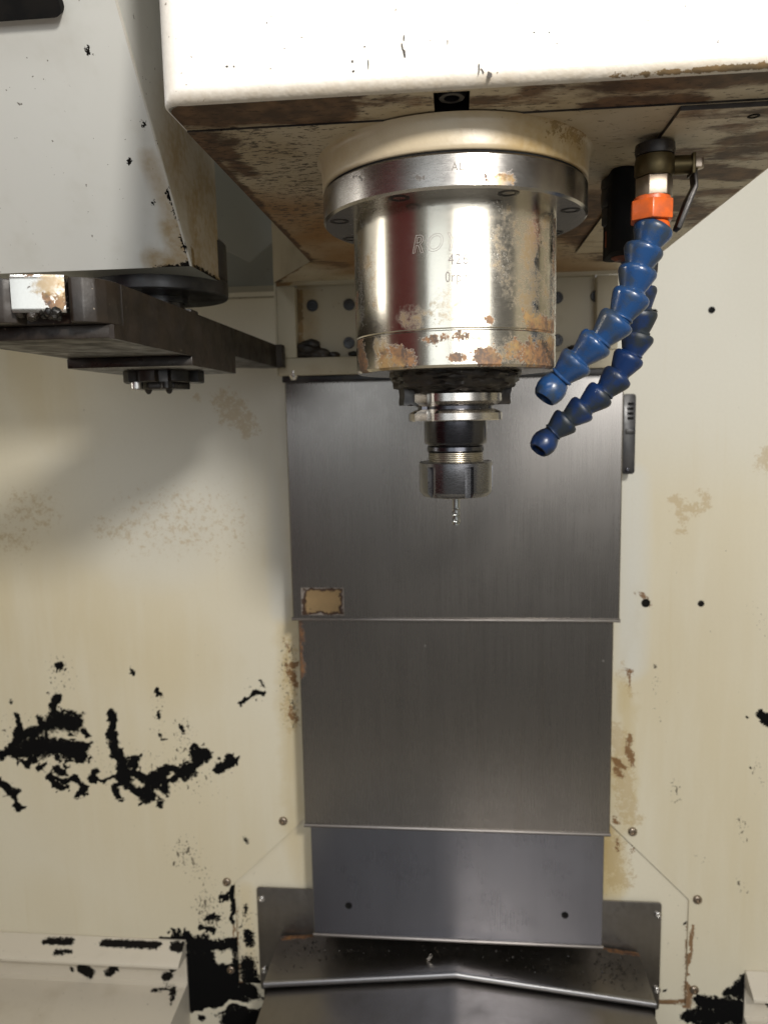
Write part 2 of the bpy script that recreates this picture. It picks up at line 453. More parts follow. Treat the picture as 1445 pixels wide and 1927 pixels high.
wall_l = build_wall('wall_left', -.86, left_edge, .168, .0026)
wall_r = build_wall('wall_right', .80, right_edge, .62, .0034)

Z1 = (2.408, 0, 1200)
black_l = [  # first mark
 (255, 270, 238, 345, 17, 1), (240, 372, 335, 385, 40, 1), (200, 390, 120, 440, 22, 1), (85, 420, 75, 470, 22, 1), (45, 525, 90, 515, 26, 1),
 (140, 500, 220, 490, 44, 1), (220, 492, 320, 505, 28, 1), (320, 525, 385, 488, 22, 1), (355, 540, 380, 535, 22, 1), (0, 530, 10, 535, 18, 1), (75, 360, 90, 400, 10, 1),
 (283, 603, 275, 600, 20, 1), (205, 580, 205, 580, 10, 1), (235, 635, 275, 690, 11, 1), (275, 690, 300, 668, 11, 1), (335, 640, 378, 680, 11, 1), (378, 690, 355, 730, 10, 1),
 (250, 650, 330, 640, 8, .9), (0, 665, 60, 700, 20, 1), (60, 705, 98, 780, 14, 1), (175, 360, 180, 410, 9, 1),
 # second mark
 (505, 338, 512, 450, 14, 1), (515, 450, 545, 560, 19, 1), (550, 560, 560, 640, 25, 1), (620, 550, 600, 570, 17, 1), (415, 632, 530, 642, 7, .95), (425, 610, 425, 650, 11, 1),
 (540, 650, 600, 680, 18, 1), (600, 680, 660, 728, 15, 1), (525, 690, 535, 720, 13, 1), (570, 600, 640, 640, 14, 1),
 (685, 665, 740, 612, 26, 1), (740, 690, 745, 660, 22, 1), (740, 600, 840, 612, 13, 1), (840, 612, 890, 560, 25, 1), (880, 525, 928, 530, 24, 1), (870, 480, 878, 500, 12, 1),
 (735, 760, 728, 740, 7, 1), (660, 690, 680, 720, 16, 1), (780, 660, 800, 640, 10, .95),
 (985, 602, 1050, 572, 17, 1), (1040, 548, 1060, 570, 15, 1),
 # loose spots
 (262, 140, 275, 145, 9, 1), (600, 152, 606, 152, 6, 1), (713, 232, 713, 262, 5, .95), (712, 340, 720, 360, 6, 1), (1088, 305, 1140, 262, 6, 1), (1150, 262, 1190, 258, 9, 1), (1186, 190, 1192, 225, 5, .95),
 (1105, 908, 1122, 925, 6, 1), (720, 440, 750, 470, 5, .9), (810, 385, 815, 430, 6, .95), (50, 290, 50, 295, 5, .9), (940, 1275, 965, 1265, 14, .92), (925, 1330, 975, 1330, 8, 1),
 # beside and under the recessed plate
 (1047, 1115, 1057, 1290, 9, 1), (1010, 1185, 1030, 1185, 11, 1),
 (870, 1398, 1045, 1400, 34, 1), (900, 1500, 1030, 1510, 82, 1), (900, 1600, 1040, 1630, 78, 1), (880, 1660, 960, 1660, 40, 1), (735, 1362, 850, 1362, 9, 1), (795, 1338, 800, 1350, 17, 1),
 (1070, 1600, 1200, 1612, 32, 1), (1060, 1740, 1200, 1735, 50, 1), (860, 1640, 1060, 1560, 40, 1)]
paint(wall_l, 'chip', crumbs(caps_px([(a, b, c, d, r * 1.16 + 1, s_ * 1.12) for a, b, c, d, r, s_ in black_l], WALL_Y, *Z1), 5), 0.0,
      caps_px([(1003, 1438, 1003, 1448, 34, 1.0), (1190, 1600, 1200, 1605, 30, .9), (870, 1720, 1040, 1660, 11, 1), (1040, 1660, 1200, 1665, 8, 1)], WALL_Y, *Z1), .0042)
paint(wall_l, 'speck', caps_px([(270, 165, 270, 175, 80, .9), (720, 260, 720, 440, 40, .8), (830, 400, 830, 520, 60, .9), (840, 990, 840, 1000, 90, 1), (930, 1210, 960, 1290, 70, 1.2), (1150, 235, 1150, 250, 50, .8),
      (60, 430, 380, 520, 110, .7), (520, 600, 900, 620, 130, .7), (900, 1060, 940, 1090, 60, .8), (1300, 60, 1320, 380, 50, .9)], WALL_Y, *Z1))
paint(wall_l, 'freck', caps_px([(270, 985, 420, 985, 75, .50), (330, 960, 350, 1000, 60, .55), (40, 960, 80, 960, 45, .6), (0, 1010, 40, 1020, 30, .6), (420, 755, 465, 800, 26, .85), (190, 990, 240, 1000, 22, .6), (372, 745, 372, 750, 10, .8), (545, 1210, 550, 1370, 20, .7)], WALL_Y), 0.0, (), .0045)
paint(wall_l, 'rust', caps_px([(543, 1255, 556, 1285, 6, .75), (549, 1330, 556, 1360, 6, .7), (535, 1210, 540, 1225, 4, .7), (553, 1250, 556, 1262, 4, .9), (438, 1740, 441, 1850, 3, .6)], WALL_Y), 0.0, (), .0045)
paint(wall_l, 'stain', caps_px([(545, 1150, 555, 1550, 26, .9), (500, 800, 520, 1060, 22, .45), (0, 1150, 300, 1250, 120, .6), (60, 1250, 400, 1600, 190, .45), (30, 640, 130, 800, 60, .55), (100, 1700, 400, 1750, 60, .2), (450, 760, 480, 900, 40, .3)], WALL_Y), 0.0, (), .0045)
paint(wall_l, 'grey', caps_px([(280, 900, 480, 780, 160, .9), (510, 850, 530, 1150, 20, .9)], WALL_Y))

Z6 = (3.109, 1050, 1080)
paint(wall_r, 'chip', caps_px([(1195, 820, 1228, 850, 26, 1), (1228, 850, 1300, 900, 40, 1), (1122, 850, 1124, 852, 9, 1), (1155, 1136, 1158, 1138, 6, 1), (1120, 1147, 1124, 1147, 5, 1), (1205, 1215, 1228, 1222, 5, .95)], WALL_Y, *Z6)
      + caps_px([(1318, 1888, 1395, 1895, 12, 1), (1370, 1872, 1402, 1845, 11, 1), (1325, 1918, 1400, 1905, 28, 1), (1295, 1916, 1330, 1912, 14, 1), (1342, 1880, 1344, 1886, 4, 1), (1390, 1870, 1400, 1860, 16, 1), (1310, 1882, 1312, 1884, 8, 1)], WALL_Y), 0.0, (), .0035)
paint(wall_r, 'speck', caps_px([(570, 520, 580, 850, 30, .8), (680, 1230, 690, 1330, 40, .9), (1070, 1450, 1070, 1560, 50, .9), (1150, 1130, 1200, 1220, 50, .7), (1060, 1800, 1080, 1850, 40, .8), (1150, 200, 1200, 330, 60, .6), (820, 1660, 830, 1690, 30, .7)], WALL_Y, *Z6))
paint(wall_r, 'freck', caps_px([(1276, 945, 1300, 955, 16, .95), (1280, 965, 1278, 1000, 9, .85), (1325, 930, 1320, 950, 14, .75), (1438, 860, 1445, 880, 18, .9), (1415, 875, 1420, 880, 14, .6), (1160, 1380, 1185, 1540, 22, .9), (1165, 1260, 1190, 1310, 16, .6)], WALL_Y), 0.0, (), .0045)
paint(wall_r, 'rust', caps_px([(1184, 1260, 1186, 1290, 6, .72), (1183, 1385, 1188, 1440, 7, .78), (1155, 1437, 1172, 1446, 5, .95), (1160, 1450, 1172, 1465, 7, .7), (1158, 1535, 1160, 1545, 5, .9), (1205, 1125, 1225, 1140, 7, .62), (1298, 1745, 1291, 1880, 4, 1), (1291, 1860, 1294, 1895, 9, .95)], WALL_Y), 0.0, (), .0045)
paint(wall_r, 'stain', caps_px([(1202, 1110, 1196, 1160, 8, .7), (1196, 1160, 1165, 1290, 12, 1.0), (1178, 1300, 1190, 1500, 16, 1.05), (1160, 1440, 1172, 1560, 20, 1.1), (1270, 1000, 1420, 1300, 150, .35), (1230, 1250, 1400, 1650, 190, .5)], WALL_Y), 0.0, (), .0045)
paint(wall_r, 'grey', caps_px([(1200, 500, 1445, 500, 330, .9), (1190, 900, 1185, 1250, 30, 1.0)], WALL_Y))

for o, pts in ((wall_l, [(533, 1545), (427, 1660), (435, 1825)]), (wall_r, [(1190, 1565), (1312, 1693), (1306, 1863)])):
    for px, py in pts:
        p = at(px, py, Y=WALL_Y - .0002); screw('screw', p, .0062, 'screw', o)
for px, py, r in [(1231, 587, .0040), (1339, 583, .0042), (1215, 1135, .0058), (1319, 1136, .0042)]:
    p = at(px, py, Y=WALL_Y - .0002)
    lathe('plug', [(r, 0), (r * .95, .0012), (r * .6, .0014), (r * .5, .0004), (0, .0004)], 'dark', wall_r, 20, p, (0, -1, 0))

# folded top lip of the left wall and the darker recess above it
lip = struct(prism('wall_lip', [(WALL_Y + .03, .1600), (WALL_Y - .002, .1595), (WALL_Y + .012, .1780), (WALL_Y + .03, .1780)], -.86, -.2285, 'X', 'saddle', None, .001))
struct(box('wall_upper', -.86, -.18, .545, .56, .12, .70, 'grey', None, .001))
# the sides of the enclosure, just out of the frame
struct(box('wall_side_left', -.90, -.885, -.35, .52, -1.0, .62, 'wall', None, .002))
struct(box('wall_side_right', .84, .855, -.35, .52, -1.0, .80, 'wall', None, .002))
struct(box('bed', -.86, .82, -.70, -.105, -1.02, -.98, 'chute', None, .003))
dr = struct(prism('added_red_panel', [(-.80, -.21), (-.53, -.64), (-.55, -.655), (-.82, -.225)], -.6, .75, 'Z', 'red', None, .002))  # unseen panel, added for the dark red band mirrored in the spindle

# ================================================================== recessed cream plate and the steel plate on it
pl = thing('cover_plate', 'recessed cream plate with chamfered corners behind the lowest steel cover', 'plate')
py_ = WALL_Y + .0045
pz = grid('sheet', lin(-.345, .335, .005), lin(-.86, -.53, .005), lambda u, w: (u, py_, w), 'plate', pl)
paint(pz, 'chip', caps_px([(1108, 1215, 1112, 1250, 9, 1), (1155, 1253, 1156, 1253, 6, 1), (1085, 1308, 1087, 1308, 7, 1), (1125, 1345, 1130, 1385, 24, 1), (1120, 1480, 1135, 1560, 38, 1), (1150, 1545, 1170, 1560, 20, 1)], py_, *Z1)
      + caps_px([(1287, 1737, 1288, 1738, 3, 1), (1250, 1866, 1251, 1866, 2.5, 1)], py_))
paint(pz, 'rust', caps_px([(447, 1670, 450, 1848, 3, .6), (450, 1848, 498, 1852, 3, .8), (1296, 1740, 1290, 1885, 5, .95), (1240, 1886, 1290, 1886, 5, .9), (1160, 1580, 1163, 1600, 5, .6), (1190, 1590, 1192, 1602, 6, .55)], py_))
paint(pz, 'freck', caps_px([(1145, 1580, 1165, 1650, 30, .95), (1150, 1620, 1150, 1660, 14, .95)], py_))
paint(pz, 'stain', caps_px([(1145, 1570, 1150, 1670, 26, 1.0), (560, 1580, 580, 1640, 30, .5), (460, 1680, 470, 1840, 20, .4)], py_))
paint(pz, 'speck', caps_px([(460, 1720, 470, 1840, 20, .8)], py_)); paint(pz, 'grey', [])
bp = thing('backing_plate', 'dark steel plate with rounded corners screwed on behind the lowest cover', 'plate')
def rrect(x0, x1, z0, z1, r, k=5):
    out = []
    for cx, cz, a0 in ((x1 - r, z1 - r, 0), (x0 + r, z1 - r, 90), (x0 + r, z0 + r, 180), (x1 - r, z0 + r, 270)):
        for i in range(k + 1):
            a = R(a0 + 90 * i / k); out.append((cx + r * math.cos(a), cz + r * math.sin(a)))
    return out
prism('sheet', rrect(-.2962, .2806, -.845, -.6815, .004), .4975, .5, 'Y', 'ycover', bp, .0005)
for px, py in [(492, 1692), (497, 1826), (1238, 1722), (1236, 1863)]:
    screw('screw', at(px, py, Y=.4974), .0050, 'zinc', bp)

# ================================================================== telescopic covers of the column
def cover(label, x0, x1, z0, z1, y, mat, lipmat='hem'):
    t = thing('way_cover', label, 'cover', group='telescopic steel covers of the column')
    th = .0018
    sh = grid('sheet', lin(x0 + .0015, x1 - .0015, .01), lin(z0, z1, .01), lambda u, w: (u, y, w), mat, t)
    for n in ('rust', 'stain', 'dark'): paint(sh, n, [])
    # returned sides with a rounded fold
    for x, sx in ((x0, 1), (x1, -1)):
        prof = [(x + sx * .0015, y), (x + sx * .0004, y + .0005), (x, y + .0016), (x, y + .045)]
        v = [(a, b, z) for z in (z0, z1) for a, b in prof]
        pyd('side_fold', v, [(i, i + 1, i + 5, i + 4) for i in range(3)], mat, t, 60)
    # hemmed lower edge
    h = .0042
    prism('hem', [(y - .0024, z0), (y - .0030, z0 + .0008), (y - .0030, z0 + h * .62), (y - .0016, z0 + h), (y + .001, z0 + h), (y + .001, z0)], x0 - .0006, x1 + .0006, 'X', lipmat, t, .0004)
    return t, sh
c1, s1 = cover('tall top steel cover sheet behind the tool, with a brown label remnant', -.2123, .2007, -.2594, .0445, .425, 'cover')
c2, s2 = cover('middle steel cover sheet between the top sheet and the bluish lowest one', -.2071, .1951, -.5466, -.235, .432, 'cover')
c3, s3 = cover('short lowest steel cover sheet with two small screw holes', -.2010, .1895, -.7106, -.525, .439, 'cover_low')
paint(s2, 'rust', [((-.2065, .432, -.262), (-.2065, .432, -.34), .003, 1.0)])
lab_y = .4246
p0, p1 = at(566, 1106, Y=lab_y), at(648, 1158, Y=lab_y)
nx, nz = 40, 26
lb = grid('label_remnant', [i / nx for i in range(nx + 1)], [j / nz for j in range(nz + 1)],
          lambda u, w: (p0[0] + (p1[0] - p0[0]) * u, lab_y, p1[2] + (p0[2] - p1[2]) * w), 'label', c1)
lb['label'] = 'brown peeled label remnant with dark edges'
uu = np.array([max(abs(i / nx - .5), abs(j / nz - .5) * 1.0) * 2 for j in range(nz + 1) for i in range(nx + 1)])
uu = .5 * np.clip((uu - .55) / .45, 0, 1) ** 1.2 + .32 + 0 * uu
at_ = lb.data.attributes.new('edge', 'FLOAT', 'POINT'); at_.data.foreach_set('value', uu.astype(np.float32))
for px, py in [(656, 1705), (1063, 1723)]:
    lathe('screw_hole', [(.0045, 0), (.0045, .0009), (.0038, .0011), (.0030, .0004), (0, .0004)], 'dark', c3, 20, at(px, py, Y=.439), (0, -1, 0))
for px, py in [(800, 1216), (1135, 1244)]:
    lathe('paint_fleck', [(.0011, 0), (.0009, .0004), (0, .0005)], 'zinc', c2, 10, at(px, py, Y=.432), (0, -1, 0))

# black slotted bar behind the top cover
t = thing('guide_bar', 'black slotted plastic bar standing beside the top steel cover', 'bar')
q0, q1 = at(1172, 741, Y=.47), at(1194, 892, Y=.47)
prism('bar', rrect(q0[0], q1[0], q1[2], q0[2], .004), .47, .485, 'Y', 'black', t, .0008)
for k in range(4): box('slot', q0[0] + .006, q1[0] - .003, .4688, .4702, q0[2] - .014 - k * .006, q0[2] - .011 - k * .006, 'dark', t, .0002)
screw('screw', at(1181, 884, Y=.4698), .0030, 'black_steel', t)
box('clip', q0[0] + .004, q1[0] - .0015, .467, .4702, q0[2] - .050, q0[2] - .044, 'black', t, .0005)

# ================================================================== gable covers of the table axis
def gable(label, x0, x1, xr, ze, zp, y0, y1, lip, rows=.01):
    t = thing('gable_cover', label, 'cover', group='roof shaped steel covers')
    def fz(x): return ze + (zp - ze) * (1 - (abs(x - xr) / ((xr - x0) if x < xr else (x1 - xr))))
    sh = grid('sheet', lin(x0, xr, .01) + lin(xr, x1, .01)[1:], lin(y0, y1, rows), lambda u, w: (u, w, fz(u)), 'ycover', t)
    paint(sh, 'rust', []); paint(sh, 'stain', []); paint(sh, 'dark', [])
    for x in (x0, x1):
        pyd('side_fold', [(x, y0, ze), (x, y1, ze), (x, y1, ze - .09), (x, y0, ze - .09)], [(0, 1, 2, 3)], 'ycover', t)
    if lip:
        for xa, xb in ((x0, xr), (xr, x1)):
            za, zb = fz(xa), fz(xb)
            v, f = [], []
            prof = [(.0005, -.0065), (-.0022, -.006), (-.0034, -.003), (-.0030, 0), (-.001, .0018), (.0025, .0008)]
            for x, z in ((xa, za), (xb, zb)):
                for dy, dz in prof: v.append((x, y0 + dy, z + dz))
            f = [(i, i + 1, i + 7, i + 6) for i in range(5)]
            pyd('lip', v, f, 'bright', t, 60)
    return t, sh
g1, gs1 = gable('narrow roof shaped steel strip with bright lip and metal chips below the covers', -.2636, .2500, -.0060, -.7550, -.7270, .400, .494, True, .006)
paint(gs1, 'rust', [((-.258, .49, -.753), (-.215, .492, -.75), .005, .95), ((.205, .492, -.75), (.246, .49, -.754), .006, .95)])
g2, gs2 = gable('large roof shaped steel cover at the bottom edge of the picture', -.2590, .2460, -.0060, -.7640, -.7360, -.10, .432, False, .02)

# ================================================================== chip chutes at the foot of the walls
def chute(label, xa, xb, ztop, chips, parentgroup):
    t = thing('chip_chute', label, 'chute', group=parentgroup)
    z = ztop
    fn = lambda nm, prof, step=.006, x0=xa, x1=xb: grid(nm, lin(min(x0, x1), max(x0, x1), step), prof, lambda u, w: (u, w[0], w[1]), 'chute', t)
    def sub(pts, st=.005):
        out = [pts[0]]
        for a, b in zip(pts, pts[1:]):
            k = max(1, int(math.hypot(a[0] - b[0], a[1] - b[1]) / st))
            out += [(a[0] + (b[0] - a[0]) * i / k, a[1] + (b[1] - a[1]) * i / k) for i in range(1, k + 1)]
        return out
    parts = []
    for nm, pts in (('ledge', [(.4999, z), (.497, z + .0006), (.4675, z - .0165), (.4655, z - .0185), (.4655, z - .022), (.4999, z - .026)]),
                    ('riser', [(.4965, z - .022), (.4965, z - .068), (.490, z - .0705)]),
                    ('tray', [(.490, z - .0705), (.30, z - .085), (.05, z - .12)])):
        parts.append(grid(nm, lin(min(xa, xb), max(xa, xb), .006), range(len(sub(pts))), lambda u, w, q=sub(pts): (u, q[int(w)][0], q[int(w)][1]), 'chute', t))
    def skip(*a): return False
    # end walls
    e = xb
    pyd('ledge_end', [(e, .4999, z), (e, .497, z + .0006), (e, .4675, z - .0165), (e, .4655, z - .0185), (e, .4655, z - .022), (e, .4999, z - .026)], [(0, 1, 2, 3, 4, 5)], 'chute', t)
    pyd('tray_end', [(e, .4965, z - .022), (e, .4965, z - .068), (e, .490, z - .0705), (e, .30, z - .085), (e, .05, z - .12), (e, .05, z - .3), (e, .4999, z - .3), (e, .4999, z - .022)], [(0, 1, 2, 3, 4, 5, 6, 7)], 'chute', t)
    for o in parts: paint(o, 'chip', chips); paint(o, 'rust', []); paint(o, 'stain', [])
    return t
def cpl(lst, slope, y0, z0):
    # strokes where the sight lines meet the plane Z = z0 + slope * (Y - y0)
    def hit(px, py):
        px, py = px / 2.408, py / 2.408 + 1200
        r = _r * (px - CX) / F + _d * (py - CY) / F + _w
        t_ = (z0 + slope * (CAM[1] - y0) - CAM[2]) / (r[2] - slope * r[1]); return CAM + r * t_
    return [(hit(a, b), hit(c, d), r / 2.408 / 1447 * 1.02, s_) for a, b, c, d, r, s_ in lst]
zl = -.7720
chute('beige sheet metal chip chute with black paint chips at lower left', -.86, -.4085, zl,
      cpl([(205, 1380, 325, 1380, 17, 1.2), (465, 1387, 715, 1392, 18, 1.2), (790, 1400, 825, 1405, 24, 1.2), (245, 1430, 315, 1428, 12, 1.1)], .58, .497, zl + .0006) +
      caps_px([(375, 1505, 405, 1520, 26, 1.1), (490, 1525, 520, 1500, 18, 1.1), (510, 1480, 540, 1475, 8, 1.1), (750, 1540, 760, 1535, 20, 1.1), (775, 1500, 782, 1510, 14, 1.1), (320, 1500, 325, 1515, 9, .9)], .4965, *Z1) +
      cpl([(700, 1602, 760, 1592, 15, .95), (785, 1595, 782, 1640, 15, .95), (770, 1665, 772, 1668, 7, 1)], .0763, .49, zl - .0705), 'chip chutes')
chute('beige chip chute cut off by the lower right corner', .80, .3965, -.7785, caps_px([(1444, 1890, 1446, 1892, 6, 1)], .4965), 'chip chutes')

# ================================================================== metal chips lying on the strip
v, f = [], []
def flake(x, y, z, s):
    k = len(v); a = rng.uniform(0, 6.28); n = rng.randint(3, 6)
    tw = rng.uniform(-1.2, 1.2); w = s * rng.uniform(.18, .4); rad = s * rng.uniform(.4, .9)
    for i in range(n + 1):
        b = a + tw * 1.6 * i / n
        px = x + rad * math.cos(b) * i / n; pyy = y + rad * math.sin(b) * i / n; pz2 = z + .0002 + s * .25 * math.sin(3.14 * i / n) * rng.uniform(.5, 1.2)
        v.extend([(px, pyy, pz2), (px + w * math.sin(b), pyy - w * math.cos(b), pz2 + rng.uniform(0, w * .8))])
    for i in range(n): f.append((k + 2 * i, k + 2 * i + 1, k + 2 * i + 3, k + 2 * i + 2))
def gz(x): return -.7270 - .0280 * abs(x + .006) / .257
for cx, cy, sx, sy, n in ((-.215, .462, .03, .012, 60), (-.16, .452, .04, .012, 45), (-.06, .45, .07, .013, 30), (.06, .444, .05, .02, 40), (.14, .44, .05, .02, 55), (.205, .455, .025, .018, 95), (.20, .425, .03, .012, 25), (-.235, .425, .02, .012, 10)):
    for _ in range(n):
        x = min(max(rng.gauss(cx, sx * .6), -.26), .246); y = min(max(rng.gauss(cy, sy * .7), .404), .49)
        flake(x, y, gz(x), rng.uniform(.0014, .0052))
ch = pyd('metal_chips', v, f, 'arm_black', None, 60); ch['kind'] = 'stuff'; ch['label'] = 'small curled metal chips scattered on the steel strip'; ch['category'] = 'chips'
pc = at(805, 1815, Z=-.735)
v, f = [], []
for i in range(40):
    a = i * .55; rr = .0026
    for w in (0, .0010): v.append((pc[0] + i * .00012 + rr * math.cos(a), pc[1] + rr * math.sin(a) * .6, gz(pc[0]) + .001 + i * .00020 + w))
f = [(2 * i, 2 * i + 1, 2 * i + 3, 2 * i + 2) for i in range(39)]
o = pyd('curled_chip', v, f, 'zinc', None, 60); o['label'] = 'single bright curl of swarf standing near the ridge of the steel strip'; o['category'] = 'metal chip'

# ================================================================== column saddle behind the spindle
sd = thing('column_saddle', 'cream saddle plate with black bolt heads behind the spindle', 'machine part')
SY = .41
xl, xr_ = -.2152, .1895
def pg(name, x0, x1, z0, z1, y0, y1, rust=(), stain=(), chip=()):
    o = grid(name, lin(x0, x1, .005), lin(z0, z1, .005), lambda u, w: (u, y0, w), 'saddle', sd)
    paint(o, 'rust', rust); paint(o, 'stain', stain); paint(o, 'chip', chip); return o
pg('upper_plate', xl, xr_, .1590, .40, SY, 0, [((xl, SY, .16), (xl, SY, .23), .005, 1), (at(530, 535, Y=SY), at(545, 525, Y=SY), .006, 1)], [((xl + .02, SY, .17), (xl + .03, SY, .22), .02, .6)])
box('side_plate', xl - .003, xl, SY + .0004, .50, .0525, .40, 'saddle', sd, .001)
box('side_bar', xl, -.1925, SY, .45, .0735, .1588, 'saddle', sd, .0015)
box('side_bar', .165, xr_, SY, .45, .0735, .1588, 'saddle', sd, .0015)
box('bottom_bar', xl, xr_, SY - .001, .45, .0520, .0735, 'saddle', sd, .002)
o = pg('back_plate', -.1925, .165, .0735, .1750, .424, 0, [((-.19, .424, .08), (-.19, .424, .155), .004, .9)], [((-.185, .424, .09), (-.185, .424, .15), .02, .6)])
for px, py in [(588, 575), (657, 573), (657, 645), (1048, 560), (1122, 557), (1048, 640), (586, 648)]:
    p = at(px, py, Y=.4238); lathe('bolt', [(.0070, 0), (.0070, .0014), (.0064, .0018), (.0042, .0018), (.0040, .0004), (0, .0004)], 'black', sd, 24, p, (0, -1, 0))
# caked grease in the bottom of the recess
bm = bmesh.new()
for i in range(46):
    x = rng.uniform(-.188, .160); s = rng.uniform(.003, .0055)
    if i < 16: x = rng.uniform(-.189, -.162); s = rng.uniform(.004, .0075)
    z = .0745 + s * rng.uniform(.2, .9) + (rng.uniform(0, .014) if i < 10 else 0)
    bmesh.ops.create_icosphere(bm, subdivisions=2, radius=s, matrix=Matrix.Translation((x, .419 + rng.uniform(-.003, .003), z)) @ Matrix.Diagonal((1.7, 1.0, .85, 1)))
for q in bm.verts: q.co += Vector((rng.uniform(-1, 1), rng.uniform(-1, 1), rng.uniform(-1, 1))) * .0005
from_bm('grease', bm, 'grime', sd)['kind'] = 'stuff'
p = at(553, 711, Y=.415); lathe('bolt', [(.0062, .006), (.0062, 0), (.0052, -.0022), (.0040, -.0045), (.0012, -.0052), (0, -.0052)], 'zinc', sd, 20, (p[0], .415, .0515))
box('wiper', -.2125, .187, .413, .4235, .0440, .0519, 'black', sd, .001)

# grey sheet guard left of the column
gd = thing('sheet_guard', 'grey sheet guard with a pointed lower corner between changer and head', 'guard')
pts = [(395, 300), (395, 455), (470, 493), (521, 449), (600, 420), (600, 250)]
prism('sheet', [(at(x, y, Y=.44)[0], at(x, y, Y=.44)[2]) for x, y in pts], .44, .4415, 'Y', 'grey', gd, .0004)

# ================================================================== spindle head
hd = thing('headstock', 'white machine head with rust stained underside above the spindle', 'machine head')
HZ = .164; HX0, HX1, HY = -.1520, .2150, -.1215
ol = [((HX0, .30), (-1, 0)), ((HX0, -.10), (-1, 0))]
for i in range(9):
    a = R(180 + 90 * i / 8); ol.append(((HX0 + .013 + .013 * math.cos(a), HY + .013 + .013 * math.sin(a)), (math.cos(a), math.sin(a))))
ol += [((x, HY), (0, -1)) for x in lin(HX0 + .017, HX1 - .017, .004)]
ol += [((HX1 - .013, HY), (0, -1)), ((HX1, HY + .013), (1, 0)), ((HX1, .30), (1, 0))]
v, f = [], []; no = len(ol)
for k in range(9):
    if k == 0: zz, ins = .60, 0.0
    else:
        a = R(90 * (k - 1) / 7); zz, ins = None, 1 - math.cos(a)
    for (x, y), (nx_, ny_) in ol:
        r_ = .0014 + .0056 * max(0, -ny_) ** 2
        d_ = 0 if k == 0 else r_ * ins
        z_ = .60 if k == 0 else HZ + r_ * (1 - math.sin(a))
        v.append((x - nx_ * d_, y - ny_ * d_, z_))
for k in range(8):
    for i in range(no - 1): f.append((k * no + i, k * no + i + 1, (k + 1) * no + i + 1, (k + 1) * no + i))
shell = pyd('front_cover', v, f, 'white', hd, 50)
# scratches and chips on the white face
def hp(px, py): return at(px, py, Y=HY - .0002)
def blotch(px, py, w, h, ang=0.):
    p = hp(px, py); k = 9; vv = []
    for i in range(k):
        a = 2 * math.pi * i / k; rr = rng.uniform(.55, 1.0)
        x, z = w * rr * math.cos(a), h * rr * math.sin(a)
        vv.append((p[0] + x * math.cos(ang) - z * math.sin(ang), HY - .00015, p[2] + x * math.sin(ang) + z * math.cos(ang)))
    return vv
for px, py, w, h, a in [(760, 70, .0005, .0028, -.1), (757, 88, .0006, .0024, .2), (761, 100, .0009, .0026, .1), (693, 120, .0005, .0032, 0), (663, 115, .0008, .0010, 0), (665, 133, .0010, .0008, 0), (686, 87, .0007, .0005, 0),
                        (842, 78, .0004, .0022, 0), (901, 128, .0005, .0040, 0), (908, 132, .0005, .0020, .5), (921, 139, .0016, .0020, 0), (1218, 38, .0018, .0004, 0), (1197, 72, .0004, .0004, 0), (1005, 60, .0008, .0006, 0), (1033, 60, .0008, .0006, 0),
                        (1048, 81, .0006, .0006, 0), (1351, 77, .0008, .0016, 0), (502, 42, .0005, .0005, 0), (427, 124, .0009, .0006, 0), (440, 124, .0006, .0006, 0), (535, 90, .0004, .0004, 0), (1290, 10, .0008, .0005, 0), (1197, 80, .0006, .0005, 0)]:
    pp = blotch(px, py, w, h, a); pyd('paint_chip', pp, [tuple(range(len(pp)))], 'arm', hd)
# dirty underside: front strip, step, main casting
def near(lst, z=HZ):
    out = []
    for x0, y0, x1, y1, r, s in lst: out.append((at(x0, y0, Z=z), at(x1, y1, Z=z), r, s))
    return out
rust_under = near([(345, 235, 560, 225, .009, .8), (330, 215, 480, 330, .009, .9), (345, 240, 420, 260, .014, .8),
                   (1120, 220, 1170, 330, .020, .70), (1110, 360, 1140, 470, .022, .8), (1060, 400, 1160, 480, .03, .8), (585, 490, 640, 500, .02, .5)])
edge_l = [((-.151, -.10, HZ), (-.151, .28, HZ), .0050, 1.05), ((-.151, .28, HZ), (-.2155, .405, HZ), .006, 1.0)]
rust_front = near([(335, 215, 600, 205, .020, 1.3), (345, 192, 660, 178, .007, 1.25), (640, 195, 800, 190, .008, .66), (905, 190, 1100, 178, .009, .66), (1000, 175, 1280, 150, .010, .78), (1150, 160, 1445, 145, .011, .85), (1200, 128, 1445, 122, .004, .9), (1130, 200, 1290, 190, .012, .85)])
xs = sorted(set([round(x, 6) for x in lin(-.1508, -.0098, .004) + lin(-.0098, .0088, .004) + lin(.0088, .2135, .004)]))
YA, YS = -.1150, -.0805
def xl_(x, y): return max(x, -.1508 + .013 * (1 - math.sqrt(max(0, 1 - (max(0, -.1035 - y) / .0125) ** 2))))
ys = sorted(set([round(y, 6) for y in lin(YA, -.112, .004) + lin(-.112, -.086, .004) + lin(-.086, YS, .004)]))
hole = lambda x, y: -.0098 < x < .0088 and -.112 < y < -.086
u1 = grid('bottom_flange', xs, ys, lambda u, w: (xl_(u, w), w, HZ + .0002), 'under', hd, hole)
paint(u1, 'rust', rust_front, .12); paint(u1, 'speck', [], .25); paint(u1, 'orange', [])
ZC = .1632
def xedge(y):
    if y < .292: return -.1508, .2135
    t_ = (y - .292) / (.409 - .292); return -.1508 + t_ * (-.2175 + .1508), .2135
yy = sorted(set([round(y, 6) for y in lin(YS + .0004, .292, .0045) + lin(.292, .409, .0045)]))
nu = 84; v, f = [], []
for y in yy:
    a, b = xedge(y)
    for i in range(nu + 1): v.append((a + (b - a) * i / nu, y, ZC))
